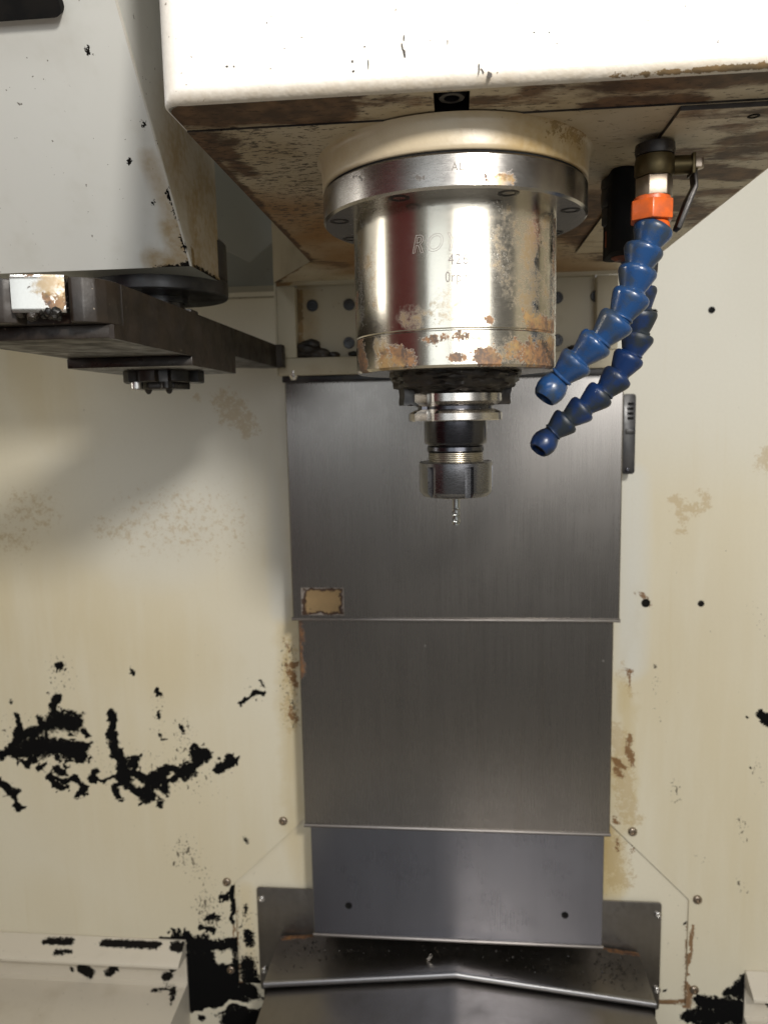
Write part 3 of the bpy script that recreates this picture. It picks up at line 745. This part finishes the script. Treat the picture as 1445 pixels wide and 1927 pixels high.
for j in range(len(yy) - 1):
    for i in range(nu): f.append((j * (nu + 1) + i, j * (nu + 1) + i + 1, (j + 1) * (nu + 1) + i + 1, (j + 1) * (nu + 1) + i))
u2 = pyd('casting_underside', v, f, 'under', hd)
paint(u2, 'rust', rust_under + edge_l, .04, [((0, 0, ZC), (0, -.02, ZC), .105, .7)]); paint(u2, 'speck', near([(430, 260, 600, 400, .06, .55), (1050, 420, 1150, 470, .05, .6)]), .05)
paint(u2, 'orange', near([(600, 430, 700, 500, .05, 1.0), (520, 400, 640, 470, .06, .9), (1060, 380, 1150, 440, .05, 1.0), (980, 480, 1100, 520, .05, .8)]))
# vertical step and sides of the casting
pyd('step_face', [(-.1508, YS, ZC), (.2135, YS, ZC), (.2135, YS, HZ + .003), (-.1508, YS, HZ + .003), (-.1508, YS + .0004, ZC), (.2135, YS + .0004, ZC)], [(0, 1, 2, 3), (0, 1, 5, 4)], 'arm_black', hd)
v, f = [], []
for k_, (x, y) in enumerate([(-.1508, .29), (-.1508, .292), (-.2175, .409)]): v += [(x, y, ZC), (x, y, .45)]
pyd('casting_side', v, [(0, 1, 3, 2), (2, 3, 5, 4)], 'boss', hd)
# square oil port with a bolt in it
port = pyd('port', [(-.0098, -.112, HZ), (.0088, -.112, HZ), (.0088, -.086, HZ), (-.0098, -.086, HZ), (-.0098, -.112, HZ + .02), (.0088, -.112, HZ + .02), (.0088, -.086, HZ + .02), (-.0098, -.086, HZ + .02)],
           [(0, 1, 5, 4), (1, 2, 6, 5), (2, 3, 7, 6), (3, 0, 4, 7), (4, 5, 6, 7)], 'dark', hd)
lathe('port_bolt', [(.0078, .012), (.0078, .004), (.0066, .002), (.0042, .002), (.0040, .006), (0, .006)], 'black', port, 24, (-.0005, -.099, HZ))
# access plate on the right
plate = grid('access_plate', lin(.1221, .2090, .004), lin(-.0790, .29, .005), lambda u, w: (u, w, .1606), 'under', hd)
paint(plate, 'rust', near([(1300, 205, 1445, 195, .012, .7), (1290, 215, 1400, 225, .012, .55), (1380, 250, 1445, 245, .012, .8), (1290, 280, 1445, 270, .015, .7), (1280, 310, 1400, 320, .018, .85), (1260, 380, 1330, 400, .03, .75), (1350, 350, 1380, 350, .02, .75)]), .28)
paint(plate, 'speck', [], .15); paint(plate, 'orange', [])
pyd('plate_edge', [(.1221, -.079, .1606), (.1221, .29, .1606), (.1221, .29, .1634), (.1221, -.079, .1634), (.209, -.079, .1606), (.209, -.079, .1634)], [(0, 1, 2, 3), (0, 4, 5, 3)], 'arm', hd)
lathe('plate_screw', [(.0034, .001), (.0034, -.0002), (.0030, -.0004), (.002, -.0004), (.0018, .001), (0, .001)], 'dark', hd, 16, (.1650, -.0655, .1606))
# boss round the spindle nose
bs = lathe('boss', [(.070, .1452), (.0848, .1452), (.0858, .1458), (.0860, .1500), (.0861, .1560), (.0863, .1600), (.0868, .1618), (.0878, .1628), (.0892, .1633)], 'boss', hd, 128, (0, 0, 0), None, .0035, 60)
paint(bs, 'stain', [(cyl(1000, 250, .088), cyl(1090, 300, .088), .022, 1.0), (cyl(640, 280, .088), cyl(610, 320, .088), .02, .6), (cyl(880, 225, .09), cyl(1000, 235, .09), .008, .5)], .18); paint(bs, 'rust', [(cyl(1060, 235, .09), cyl(1100, 260, .089), .012, .5)]); paint(bs, 'chip', [])
def he(px, py): return at(px, py, Y=HY + .003)
paint(shell, 'rust', [(he(a, b), he(c, d), r, s_) for a, b, c, d, r, s_ in [(345, 199, 560, 187, .0022, .75), (1150, 148, 1445, 126, .0024, .75), (1000, 158, 1080, 152, .0015, .6), (1240, 138, 1445, 124, .0020, .9)]])
paint(shell, 'stain', [(he(330, 190), he(1445, 122), .006, .55)]); paint(shell, 'chip', [])

# ================================================================== spindle
sp = thing('spindle', 'round polished steel spindle nose with rust patches and engraved lettering under the white head', 'spindle')
FZ0, FZ1, FR, BR = .1246, .1438, .0856, .0663
lathe('seal', [(.070, .1437), (.0838, .1437), (.0838, .1455), (.070, .1455)], 'dark', sp, 96)
fl = lathe('flange', [(.05, FZ1), (FR - .0012, FZ1), (FR, FZ1 - .0012), (FR, FZ0 + .0014), (FR - .0014, FZ0), (.05, FZ0)], 'flange', sp, 160, (0, 0, 0), None, .003, 25)
paint(fl, 'rust', [(cyl(900, 338, FR), cyl(960, 336, FR), .004, .5)]); paint(fl, 'stain', [(cyl(930, 335, FR), cyl(960, 338, FR), .004, .8)])
paint(fl, 'dark', [(cyl(786, 333, FR), cyl(790, 331, FR), .0020, .95), (cyl(800, 292, FR), cyl(800, 293, FR), .0010, 1), (cyl(684, 335, FR), cyl(664, 333, FR), .0012, .8)])
bd = lathe('body', [(.05, FZ0), (BR, FZ0), (BR, .0515), (BR - .0006, .0508), (BR - .0006, .0502), (.05, .0502)], 'steel', sp, 200, (0, 0, 0), None, .0025, 25)
paint(bd, 'rust', [(cyl(672, 560, BR), cyl(670, 610, BR), .004, .8), (cyl(985, 595, BR), cyl(1035, 610, BR), .006, .62), (cyl(1000, 610, BR), cyl(1040, 615, BR), .006, .9), (cyl(920, 600, BR), cyl(925, 605, BR), .0025, .8), (cyl(668, 480, BR), cyl(668, 610, BR), .004, .55), (cyl(1043, 420, BR), cyl(1043, 600, BR), .006, .55)])
paint(bd, 'stain', [(cyl(770, 595, BR), cyl(880, 580, BR), .008, .62), (cyl(840, 570, BR), cyl(900, 560, BR), .010, .5), (cyl(950, 400, BR), cyl(955, 560, BR), .010, .52), (cyl(690, 500, BR), cyl(700, 560, BR), .010, .5), (cyl(990, 420, BR), cyl(1000, 600, BR), .012, .75), (cyl(1030, 420, BR), cyl(1035, 600, BR), .010, .6)])
paint(bd, 'dark', [(cyl(938, 390, BR), cyl(945, 520, BR), .007, .24), (cyl(940, 480, BR), cyl(945, 505, BR), .005, .42), (cyl(676, 500, BR), cyl(680, 600, BR), .006, .45), (cyl(1040, 380, BR), cyl(1044, 600, BR), .004, .5), (cyl(684, 380, BR), cyl(676, 480, BR), .004, .4)])
rg = lathe('nose_ring', [(.05, .0500), (BR - .0002, .0500), (BR, .0496), (BR, .0300), (BR - .0014, .0284), (.035, .0284)], 'steel', sp, 200, (0, 0, 0), None, .002, 25)
paint(rg, 'rust', [(cyl(675, 640, BR), cyl(684, 690, BR), .008, .85), (cyl(720, 668, BR), cyl(725, 690, BR), .006, .72), (cyl(745, 665, BR), cyl(765, 675, BR), .006, .95), (cyl(800, 640, BR), cyl(880, 630, BR), .0032, .66), (cyl(905, 672, BR), cyl(930, 675, BR), .0055, 1.0), (cyl(955, 655, BR), cyl(1000, 660, BR), .008, .62),
                        (cyl(1000, 670, BR), cyl(1038, 660, BR), .010, .85), (cyl(850, 673, BR), cyl(870, 672, BR), .0025, .9), (cyl(680, 692, BR), cyl(1030, 688, BR), .0020, .95), (cyl(1000, 685, BR), cyl(1040, 680, BR), .005, .8)])
paint(rg, 'stain', [(cyl(710, 650, BR), cyl(900, 632, BR), .005, .85), (cyl(720, 680, BR), cyl(740, 690, BR), .008, .8), (cyl(940, 640, BR), cyl(1000, 690, BR), .010, .6), (cyl(1000, 640, BR), cyl(1040, 640, BR), .006, .6)])
paint(rg, 'dark', [(cyl(760, 690, BR), cyl(1000, 686, BR), .0022, .55), (cyl(1020, 640, BR), cyl(1042, 690, BR), .004, .6)])
for ang in (-114, -162, -66, -20, 25, 70, 115, 160):
    a = R(ang); lathe('flange_screw', [(.0062, .002), (.0062, -.0002), (.0056, -.0003), (.0040, -.0003), (.0036, .0015), (0, .0015)], 'arm_black', sp, 20, (.0765 * math.cos(a), .0765 * math.sin(a), FZ0))
# grimy drive collar
bm = bmesh.new()
vv, ff = lathe_data([(.030, .0286), (.0440, .0286), (.0435, .0262), (.0418, .0225), (.0405, .0192), (.0375, .0180), (.0330, .0172), (.0310, .0152), (.02, .0152)], 72, .0018)
rr = np.random.RandomState(3)
rad = np.hypot(vv[:, 0], vv[:, 1]); k = 1 + rr.uniform(-.05, .035, len(vv)) * (rad > .03)
vv[:, 0] *= k; vv[:, 1] *= k; vv[:, 2] += rr.uniform(-.0006, .0006, len(vv)) * (rad > .03)
pyd('drive_collar', vv, ff, 'grime', sp, 50)
for s_, a in ((1, R(197)), (1, R(17))):
    bm = bmesh.new(); bmesh.ops.create_cube(bm, size=1)
    bmesh.ops.subdivide_edges(bm, edges=bm.edges[:], cuts=3, use_grid_fill=True)
    m_ = Matrix.Translation((.0325 * math.cos(a), .0325 * math.sin(a), .0135)) @ Matrix.Rotation(a, 4, 'Z') @ Matrix.Diagonal((.0095, .0145, .0125, 1))
    bm.transform(m_)
    for q in bm.verts: q.co += Vector((rng.uniform(-1, 1), rng.uniform(-1, 1), rng.uniform(-1, 1))) * .0005
    from_bm('drive_key', bm, 'grime', sp, 40)
# engraving
def text_mesh(body, size, outline=False, shear=0., thick=.00012):
    cu = bpy.data.curves.new('text', 'FONT'); cu.body = body; cu.size = size; cu.shear = shear; cu.resolution_u = 4
    cu.space_character = 1.15
    if outline: cu.fill_mode = 'NONE'; cu.bevel_depth = thick; cu.bevel_resolution = 1
    ob = bpy.data.objects.new('text', cu); C.objects.link(ob)
    dg = bpy.context.evaluated_depsgraph_get(); dg.update()
    me = bpy.data.meshes.new_from_object(ob.evaluated_get(dg))
    bpy.data.objects.remove(ob); bpy.data.curves.remove(cu)
    return me
def wrap(name, body, px0, px1, py, size, rad, mat, outline=False, shear=0.):
    me = text_mesh(body, size, outline, shear)
    n = len(me.vertices); co = np.empty(n * 3); me.vertices.foreach_get('co', co); co = co.reshape(-1, 3)
    a = cyl(px0, py, rad); b = cyl(px1, py, rad)
    a0 = math.atan2(a[0], -a[1]); a1 = math.atan2(b[0], -b[1])
    w0, w1 = co[:, 0].min(), co[:, 0].max()
    th = a0 + (co[:, 0] - w0) / (w1 - w0) * (a1 - a0)
    rr_ = rad + .00008 + co[:, 2]
    z = (a[2] + b[2]) / 2 + co[:, 1]
    out = np.stack([rr_ * np.sin(th), -rr_ * np.cos(th), z], 1)
    me.vertices.foreach_set('co', out.ravel().astype(np.float32)); me.update(); me.materials.clear()
    return link(name, me, mat, sp, True)
wrap('engraved_name', 'ROYAL', 776, 913, 473, .0145, BR, 'etch_light', True, .28)
wrap('engraved_number', '426', 843, 881, 497, .0088, BR, 'etch_dark')
wrap('engraved_speed', '0rpm', 838, 884, 530, .0088, BR, 'etch_dark')
wrap('engraved_mark', 'AL', 849, 873, 320, .0062, FR, 'etch_dark')

# ================================================================== tool holder and cutter
th_ = thing('tool_holder', 'collet chuck tool holder with grooved flange held in the spindle', 'tool holder')
HR = .0317
def notched(name, prof, mat, notches, seg=144, parent=None):
    """lathe with blocks of its rim pulled in: (angle, half width, inner radius)"""
    v, f = lathe_data(prof, seg)
    ang = np.arctan2(v[:, 1], v[:, 0]); rad = np.hypot(v[:, 0], v[:, 1])
    for a, hw, ri in notches:
        d = np.abs((ang - a + math.pi) % (2 * math.pi) - math.pi)
        m_ = (d < hw) & (rad > ri)
        s_ = np.where(m_, ri / np.maximum(rad, 1e-9), 1.0)
        v[:, 0] *= s_; v[:, 1] *= s_; rad = np.hypot(v[:, 0], v[:, 1])
    return pyd(name, v, f, mat, parent, 30)
slot = [(R(228), R(15), .0225), (R(48), R(15), .0225)]
notched('upper_flange', [(.018, .0152), (HR - .0012, .0152), (HR, .0142), (HR, .0092), (HR - .0022, .0078), (.0262, .0062)], 'holder', slot, 144, th_)
notched('flange_groove', [(.0262, .0064), (.0255, .0062), (.0255, .0042), (.0262, .0040)], 'black_steel', slot, 96, th_)
notched('lower_flange', [(.0262, .0042), (HR - .0022, .0028), (HR, .0014), (HR, -.0030), (HR - .0006, -.0036), (.0200, -.0036)], 'holder', slot, 144, th_)
lathe('shank', [(.0200, -.0034), (.0213, -.0036), (.0213, -.0176), (.0204, -.0192), (.0188, -.0196)], 'black_steel', th_, 72)
lathe('collar', [(.0188, -.0194), (.0186, -.0202), (.0194, -.0212), (.0196, -.0236), (.0188, -.0244), (.0180, -.0246)], 'black_steel', th_, 72)
pr = [(.0178, -.0245)]
zt = -.0246
while zt > -.0325: pr += [(.0190, zt - .00035), (.0182, zt - .0010)]; zt -= .00128
pr.append((.017, zt))
lathe('thread', pr, 'gold', th_, 72, ang=20)
NR = .0251
nslots = [(R(-90 + 20 + 60 * i), R(6.0), .0222) for i in range(6)]
# the slots run from under the rim to the bottom of the nut
v, f = lathe_data([(.0175, -.0312), (NR - .0006, -.0312), (NR, -.0318), (NR, -.0340), (NR, -.0341), (NR, -.0510), (NR - .0004, -.0520), (NR - .0030, -.0548), (.0130, -.0556), (.0060, -.0552), (.0055, -.052)], 180)
ang = np.arctan2(v[:, 1], v[:, 0]); rad = np.hypot(v[:, 0], v[:, 1])
for a, hw, ri in nslots:
    d = np.abs((ang - a + math.pi) % (2 * math.pi) - math.pi)
    m_ = (d < hw) & (rad > ri) & (v[:, 2] < -.03405)
    s_ = np.where(m_, ri / np.maximum(rad, 1e-9), 1.0); v[:, 0] *= s_; v[:, 1] *= s_
nt = pyd('collet_nut', v, f, 'nut', th_, 30)
lathe('collet', [(.0125, -.0550), (.0120, -.0562), (.0040, -.0562), (.0030, -.054)], 'holder', th_, 48)

ml = thing('end_mill', 'thin fluted end mill pointing down out of the collet nut', 'cutter')
DR = .0026
lathe('shank', [(DR, -.0545), (DR, -.0632), (DR * .9, -.0636)], 'drill', ml, 24)
v, f = [], []
nz_, na = 46, 24
for j in range(nz_ + 1):
    z = -.0634 - .0118 * j / nz_; tw = 2 * math.pi * 1.25 * j / nz_
    for i in range(na):
        a = 2 * math.pi * i / na
        c_ = abs(math.cos(a - tw))
        r_ = DR * (1.05 if c_ > .6 else .60 + .25 * c_) * min(1, .75 + j / 10)
        v.append((r_ * math.cos(a), r_ * math.sin(a), z))
for j in range(nz_):
    for i in range(na): f.append((j * na + i, j * na + (i + 1) % na, (j + 1) * na + (i + 1) % na, (j + 1) * na + i))
f.append(tuple(nz_ * na + i for i in range(na)))
pyd('flutes', v, f, 'drill', ml, 40)

# ================================================================== coolant valves and hoses
def hexprof(name, p, r, z0, z1, mat, parent, rot=0., ch=.0008):
    pts = [(p[0] + r * math.cos(R(60 * i + rot)), p[1] + r * math.sin(R(60 * i + rot))) for i in range(6)]
    return prism(name, pts, z0, z1, 'Z', mat, parent, ch, 2)
def valve(label, x, y, z_top, z_hex, dark=False):
    t = thing('ball_valve', label, 'valve', group='coolant valves under the head')
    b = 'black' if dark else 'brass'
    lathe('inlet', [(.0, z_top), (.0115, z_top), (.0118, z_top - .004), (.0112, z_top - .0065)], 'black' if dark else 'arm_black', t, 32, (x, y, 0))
    zb = z_top - .0062
    lathe('body', [(.0100, zb), (.0112, zb - .001), (.0118, zb - .005), (.0116, zb - .0105), (.0106, zb - .0125), (.0090, zb - .0128)], b, t, 40, (x, y, 0))
    hexprof('outlet_hex', (x, y), .0112, zb - .0245, zb - .0127, 'black' if dark else 'screw', t, 0.)
    lathe('stem', [(.0056, .0), (.0056, .011), (.0050, .0125), (.0034, .0128), (.0034, .0150), (.0, .0152)], b, t, 24, (x + .010, y, zb - .006), (1, 0, 0))
    box('handle_bracket', x + .0205, x + .0226, y - .006, y + .006, zb - .0125, zb - .0005, b, t, .0006)
    hexprof('stem_nut', (x + .0250, y), .0040, zb - .0085, zb - .0025, 'screw', t, 0., .0005)
    # lever, bent outwards then down
    pth = [(x + .0215, zb - .010), (x + .0225, zb - .018), (x + .0185, zb - .026), (x + .0125, zb - .043), (x + .0152, zb - .0445), (x + .0212, zb - .029), (x + .0248, zb - .020), (x + .0238, zb - .010)]
    prism('lever', pth, y - .005, y + .005, 'Y', 'black' if dark else 'arm_black', t, .0007)
    return t
def seg_chain(t, pts, radii, mat):
    n = len(pts)
    for i in range(n):
        p = Vector(pts[i]); prv = Vector(pts[i - 1]) if i else p + (p - Vector(pts[1])); nx_ = Vector(pts[i + 1]) if i < n - 1 else p + (p - prv) + Vector((0, -.012, -.004))
        d = (nx_ - prv).normalized(); r = radii[i]; L = ((nx_ - p).length + (p - prv).length) / 2
        if i == n - 1:
            nz = lathe('nozzle', [(r * .55, -L * .62), (r * .60, -L * .34), (r * .80, -L * .16), (r * .95, L * .08), (r * .96, L * .30), (r * .84, L * .55), (r * .70, L * .66), (r * .56, L * .66), (r * .52, L * .45)], mat, t, 36, p, d, ang=50)
            lathe('bore', [(r * .53, L * .50), (r * .50, L * .20), (0, L * .20)], 'dark', nz, 24, p, d)
        else:
            lathe('segment', [(r * .60, -L * .64), (r * .73, -L * .54), (r * .77, -L * .52), (r * .95, -L * .485), (r * 1.03, -L * .43), (r * 1.065, -L * .35), (r * 1.06, -L * .26), (r * 1.02, -L * .17), (r * .96, -L * .06), (r * .88, L * .09), (r * .78, L * .26), (r * .70, L * .40), (r * .69, L * .43), (r * .74, L * .48), (r * .74, L * .52), (r * .58, L * .60)], mat, t, 40, p, d, ang=28)
VX, VY = .1200, -.030
va = valve('dull brass ball valve with steel hex above the orange fitting', VX + .0010, VY, .1592, .1290)
ha = thing('coolant_hose', 'upper blue jointed coolant hose on a bright orange hex fitting', 'hose', group='blue jointed coolant hoses')
hexprof('fitting', (VX - .0002, VY), .0136, .1148, .1264, 'orange', ha, 20.)
lathe('fitting_neck', [(.0098, .1292), (.0106, .1285), (.0106, .1262)], 'orange', ha, 32, (VX, VY, 0))
lathe('fitting_ball', [(.0080, .1150), (.0092, .1135), (.0096, .1110), (.0088, .1080), (.006, .1060)], 'orange', ha, 32, (VX + .0012, VY, 0))
pa = [at(x, y, Y=Y) for x, y, Y in [(1223, 446, -.031), (1206, 485, -.033), (1195, 527, -.034), (1179, 574, -.035), (1147, 619, -.034), (1108, 657, -.031), (1073, 692, -.028), (1043, 724, -.025)]]
seg_chain(ha, pa, [.0112, .0112, .0110, .0110, .0108, .0106, .0106, .0100], 'blue')
VX2, VY2 = .1165, .045
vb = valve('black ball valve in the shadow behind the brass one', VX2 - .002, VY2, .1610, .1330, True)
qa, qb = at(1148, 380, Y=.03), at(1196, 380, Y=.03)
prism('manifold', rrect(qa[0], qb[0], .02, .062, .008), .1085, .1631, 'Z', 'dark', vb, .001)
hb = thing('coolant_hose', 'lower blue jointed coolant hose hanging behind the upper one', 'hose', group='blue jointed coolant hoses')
hexprof('fitting', (VX2 + .002, VY2), .0130, .1150, .1265, 'orange_shaded', hb, 10.)
lathe('fitting_ball', [(.0105, .1285), (.0108, .1150), (.0092, .1135), (.0096, .1110), (.0088, .1080), (.006, .1060)], 'orange_shaded', hb, 32, (VX2 + .003, VY2, 0))
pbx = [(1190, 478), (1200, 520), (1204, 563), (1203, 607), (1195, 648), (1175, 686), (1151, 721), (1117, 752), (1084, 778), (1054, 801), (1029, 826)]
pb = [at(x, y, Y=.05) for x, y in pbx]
seg_chain(hb, pb, [.0112] * 4 + [.0108, .0106, .0106, .0104, .0102, .0100, .0100], 'blue_dark')
# small black bracket peeping out behind the hose
t = thing('hose_clip', 'small black bracket behind the upper blue hose by the wall', 'bracket')
prism('clip', [(at(x, y, Y=.10)[0], at(x, y, Y=.10)[2]) for x, y in [(1215, 470), (1240, 480), (1238, 512), (1231, 520), (1216, 512)]], .10, .11, 'Y', 'black', t, .001)
box('stem', at(1222, 470, Y=.105)[0], at(1236, 470, Y=.105)[0], .101, .109, at(1225, 482, Y=.105)[2], ZC, 'black', t, .001)

# ================================================================== tool changer
ho = thing('tool_changer_housing', 'grey white tool changer housing with slanted front at upper left', 'machine housing')
HB = .12; HXR = -.2045
def hface(z): return .0745 - .836 * (z - HB)
fc = grid('front_panel', lin(-.70, HXR - .0015, .0045), lin(HB, .52, .0045), lambda u, w: (u, hface(w), w), 'house', ho)
def hpt(px, py):
    # intersection of the sight line with the slanted panel
    r = _r * (px - CX) / F + _d * (py - CY) / F + _w
    nrm = np.array([0, 1, .836]); d0 = .0745 + .836 * HB
    t_ = (d0 - CAM @ nrm) / (r @ nrm); return CAM + r * t_
def hc(lst): return [(hpt(a, b), hpt(c, d), r, s) for a, b, c, d, r, s in lst]
paint(fc, 'chip', hc([(170, 404, 184, 405, .0016, 1.2), (136, 409, 138, 411, .0015, 1.1), (166, 93, 168, 94, .0014, 1.1), (242, 300, 244, 301, .0014, 1.1), (287, 380, 289, 388, .0015, 1.1), (160, 431, 163, 438, .0012, 1),
      (270, 232, 285, 262, .0010, .75), (316, 355, 345, 440, .0016, .8), (345, 440, 362, 498, .0024, .95), (300, 505, 360, 497, .0024, .85)]))
paint(fc, 'stain', hc([(330, 430, 355, 500, .012, 1.0), (290, 490, 350, 500, .010, .9), (280, 300, 330, 420, .008, .7)]))
paint(fc, 'rust', hc([(345, 450, 362, 500, .0035, .7)]))
# right side and bottom
zs = lin(HB, .52, .006)
sidep = grid('side_panel', [i / 24 for i in range(25)], zs, lambda u, w: (HXR, (hface(w) + .0012) + (.1466 - hface(w) - .0012) * u, w), 'house', ho)
def hs(lst): return [(at(a, b, X=HXR), at(c, d, X=HXR), r, s) for a, b, c, d, r, s in lst]
paint(sidep, 'stain', hs([(385, 400, 400, 520, .05, 1.2), (340, 300, 400, 420, .05, .9)])); paint(sidep, 'rust', hs([(362, 470, 366, 510, .004, .9), (375, 515, 412, 528, .004, .8)])); paint(sidep, 'chip', hs([(366, 500, 412, 528, .0022, .9)]))
v = []; f = []
for z in zs: v += [(HXR - .0015, hface(z), z), (HXR - .0003, hface(z) + .0002, z), (HXR, hface(z) + .0012, z)]
for j in range(len(zs) - 1): f += [(3 * j, 3 * j + 1, 3 * j + 4, 3 * j + 3), (3 * j + 1, 3 * j + 2, 3 * j + 5, 3 * j + 4)]
eg = pyd('corner_fold', v, f, 'house', ho, 60); paint(eg, 'chip', [((HXR, hface(z), z), (HXR, hface(z), z), .004, .55) for z in (.13, .15, .17, .19)]); paint(eg, 'stain', [], .4); paint(eg, 'rust', [])
pyd('bottom_panel', [(-.70, .0745, HB), (HXR, .0745, HB), (HXR, .1466, HB), (-.70, .1466, HB), (-.70, .1466, .52), (HXR, .1466, .52)], [(0, 1, 2, 3), (3, 2, 5, 4)], 'grey', ho)
# black window pad in the corner
n_ = Vector((0, -1, -.836)).normalized(); up = Vector((0, -.836, 1)).normalized()
cA = Vector(hpt(60, 0)); pts = rrect(-.35, .0195, -.0085, .09, .006)
vv = [tuple(cA + Vector((1, 0, 0)) * a + up * b + n_ * h) for h in (.0, .006) for a, b in pts]
k = len(pts)
pad = pyd('black_pad', vv, [tuple(range(k))[::-1], tuple(range(k, 2 * k))] + [(i, (i + 1) % k, k + (i + 1) % k, k + i) for i in range(k)], 'dark', ho, 40)
# rotary hub below the housing
PX, PY = -.263, .157
lathe('hub', [(.0, .158), (.0575, .158), (.0600, .155), (.0600, .124), (.0590, .1235), (.0590, .1215), (.0602, .121), (.0602, .1100), (.0590, .1088), (.0240, .1085), (.0240, .104)], 'black', ho, 96, (PX, PY, 0))

ar = thing('tool_changer', 'oily brown double ended tool change arm at left', 'machine arm')
lathe('shaft', [(.0, .1085), (.0215, .1085), (.0215, .0925), (.0240, .0915), (.0240, .087)], 'black_steel', ar, 48, (PX, PY, 0))
for a in (-100, -40, 20):
    lathe('shaft_screw', [(.0030, .094), (.0030, .087)], 'holder', ar, 14, (PX + .028 * math.cos(R(a)), PY + .028 * math.sin(R(a)), 0))
AX = -.2105; AL = -.3160
near_r = [(AX, -.040), (AX - .0004, -.052), (AX - .0025, -.062), (AX - .006, -.0690), (AX - .012, -.0735), (AX - .0185, -.0750), (-.2315, -.0735), (-.2322, -.0660), (-.2630, -.0660), (-.2640, -.0750), (-.270, -.0785), (-.280, -.0805), (-.292, -.0790), (-.304, -.071), (-.312, -.058), (AL, -.040)]
far_r = [(AL, .36), (-.305, .385), (-.290, .392), (-.278, .380), (-.262, .362), (-.246, .380), (-.232, .3945), (-.2030, .3945), (-.2030, .378), (AX, .376)]
beam = prism('beam', near_r + far_r, .0605, .0870, 'Z', 'arm', ar, .0009, 2)
prism('middle_block', [(AX - .0003, -.060), (AX - .0003, .200), (AL + .0003, .200), (AL + .0003, -.060)][::-1], .0520, .0604, 'Z', 'arm', ar, .0007)
prism('hub_block', [(AX - .0001, .082), (AX - .0001, .2045), (AL + .0001, .2045), (AL + .0001, .082)][::-1], .0440, .0519, 'Z', 'arm_black', ar, .0007)
prism('side_plate', [(-.046, .0862), (.2045, .0862), (.2045, .0441), (.0825, .0441), (.0825, .0515), (-.0605, .0515), (-.0605, .0600), (-.046, .0612)], AX - .003, AX + .0004, 'X', 'arm', ar, 0)
# gripper finger with worn bright steel
gv, gf = [], []
gxs = lin(-.2628, -.2326, .0015); gzs = lin(.0660, .0882, .0015)
for z in gzs:
    for x in gxs:
        u = (x + .2477) / .0151
        gv.append((x, -.0800 + .0034 * u + .0010 * u * u + (.0006 if z > .0872 or z < .067 else 0), z))
m_ = len(gxs)
for j in range(len(gzs) - 1):
    for i in range(m_ - 1): gf.append((j * m_ + i, j * m_ + i + 1, (j + 1) * m_ + i + 1, (j + 1) * m_ + i))
b0 = len(gv)
for z in (gzs[0], gzs[-1]):
    gv += [(gxs[0], -.066, z), (gxs[-1], -.066, z)]
gf += [tuple(range(m_)) + (b0 + 1, b0), tuple((len(gzs) - 1) * m_ + i for i in range(m_)) + (b0 + 3, b0 + 2),
       tuple(j * m_ for j in range(len(gzs))) + (b0 + 2, b0), tuple(j * m_ + m_ - 1 for j in range(len(gzs))) + (b0 + 3, b0 + 1)]
fg = pyd('gripper_finger', gv, gf, 'chrome', ar, 40)
def gp(px, py): return at(px, py, Y=-.080)
paint(fg, 'rust', [(gp(108, 570), gp(124, 525), .0050, 1.0), (gp(85, 558), gp(100, 578), .0030, 1.0), (gp(100, 578), gp(124, 578), .0020, 1), (gp(42, 520), gp(60, 517), .0015, .6), (gp(78, 550), gp(88, 565), .0013, .8)])
paint(fg, 'stain', [(gp(90, 535), gp(120, 560), .009, 1.0), (gp(50, 550), gp(75, 548), .001, .9)])
paint(fg, 'dark', [(gp(45, 536), gp(57, 541), .0011, 1), (gp(82, 524), gp(92, 524), .0009, 1), (gp(84, 530), gp(93, 534), .0009, 1)])
bm = bmesh.new()
for i in range(26):
    x = rng.uniform(-.2620, -.2345)
    bmesh.ops.create_icosphere(bm, subdivisions=2, radius=rng.uniform(.0016, .0030), matrix=Matrix.Translation((x, -.0785 + rng.uniform(-.001, .004), .0655 + rng.uniform(-.0022, .0012))))
for q in bm.verts: q.co += Vector((rng.uniform(-1, 1), rng.uniform(-1, 1), rng.uniform(-1, 1))) * .0004
from_bm('grease', bm, 'grime', ar)['kind'] = 'stuff'
# lock nut and screws under the hub
hn = notched('lock_nut', [(.0, .0442), (.0350, .0442), (.0358, .0436), (.0358, .0350), (.0350, .0342), (.0, .0342)], 'grime', [(R(18 + 45 * i), R(9), .029) for i in range(8)], 96, ar)
hn.location = (PX, PY, 0)
hexprof('hex_nut', (PX, PY), .0225, .0282, .0344, 'arm_black', ar, 12., .0008)
for dx, dy in ((-.018, -.020), (.010, -.022)):
    lathe('washer_screw', [(.0055, .0345), (.0055, .0290), (.0046, .0280), (0, .0280)], 'zinc' if dx < 0 else 'arm_black', ar, 18, (PX + dx, PY + dy, 0))
for dx in (-.010, .009):
    lathe('oil_drop', [(.0034, .0284), (.0030, .0266), (.0016, .0244), (0, .0238)], 'grime', ar, 14, (PX + dx, PY - .014, 0))
box('top_key', AX - .014, AX - .003, .094, .112, .0868, .0905, 'arm_black', ar, .001)
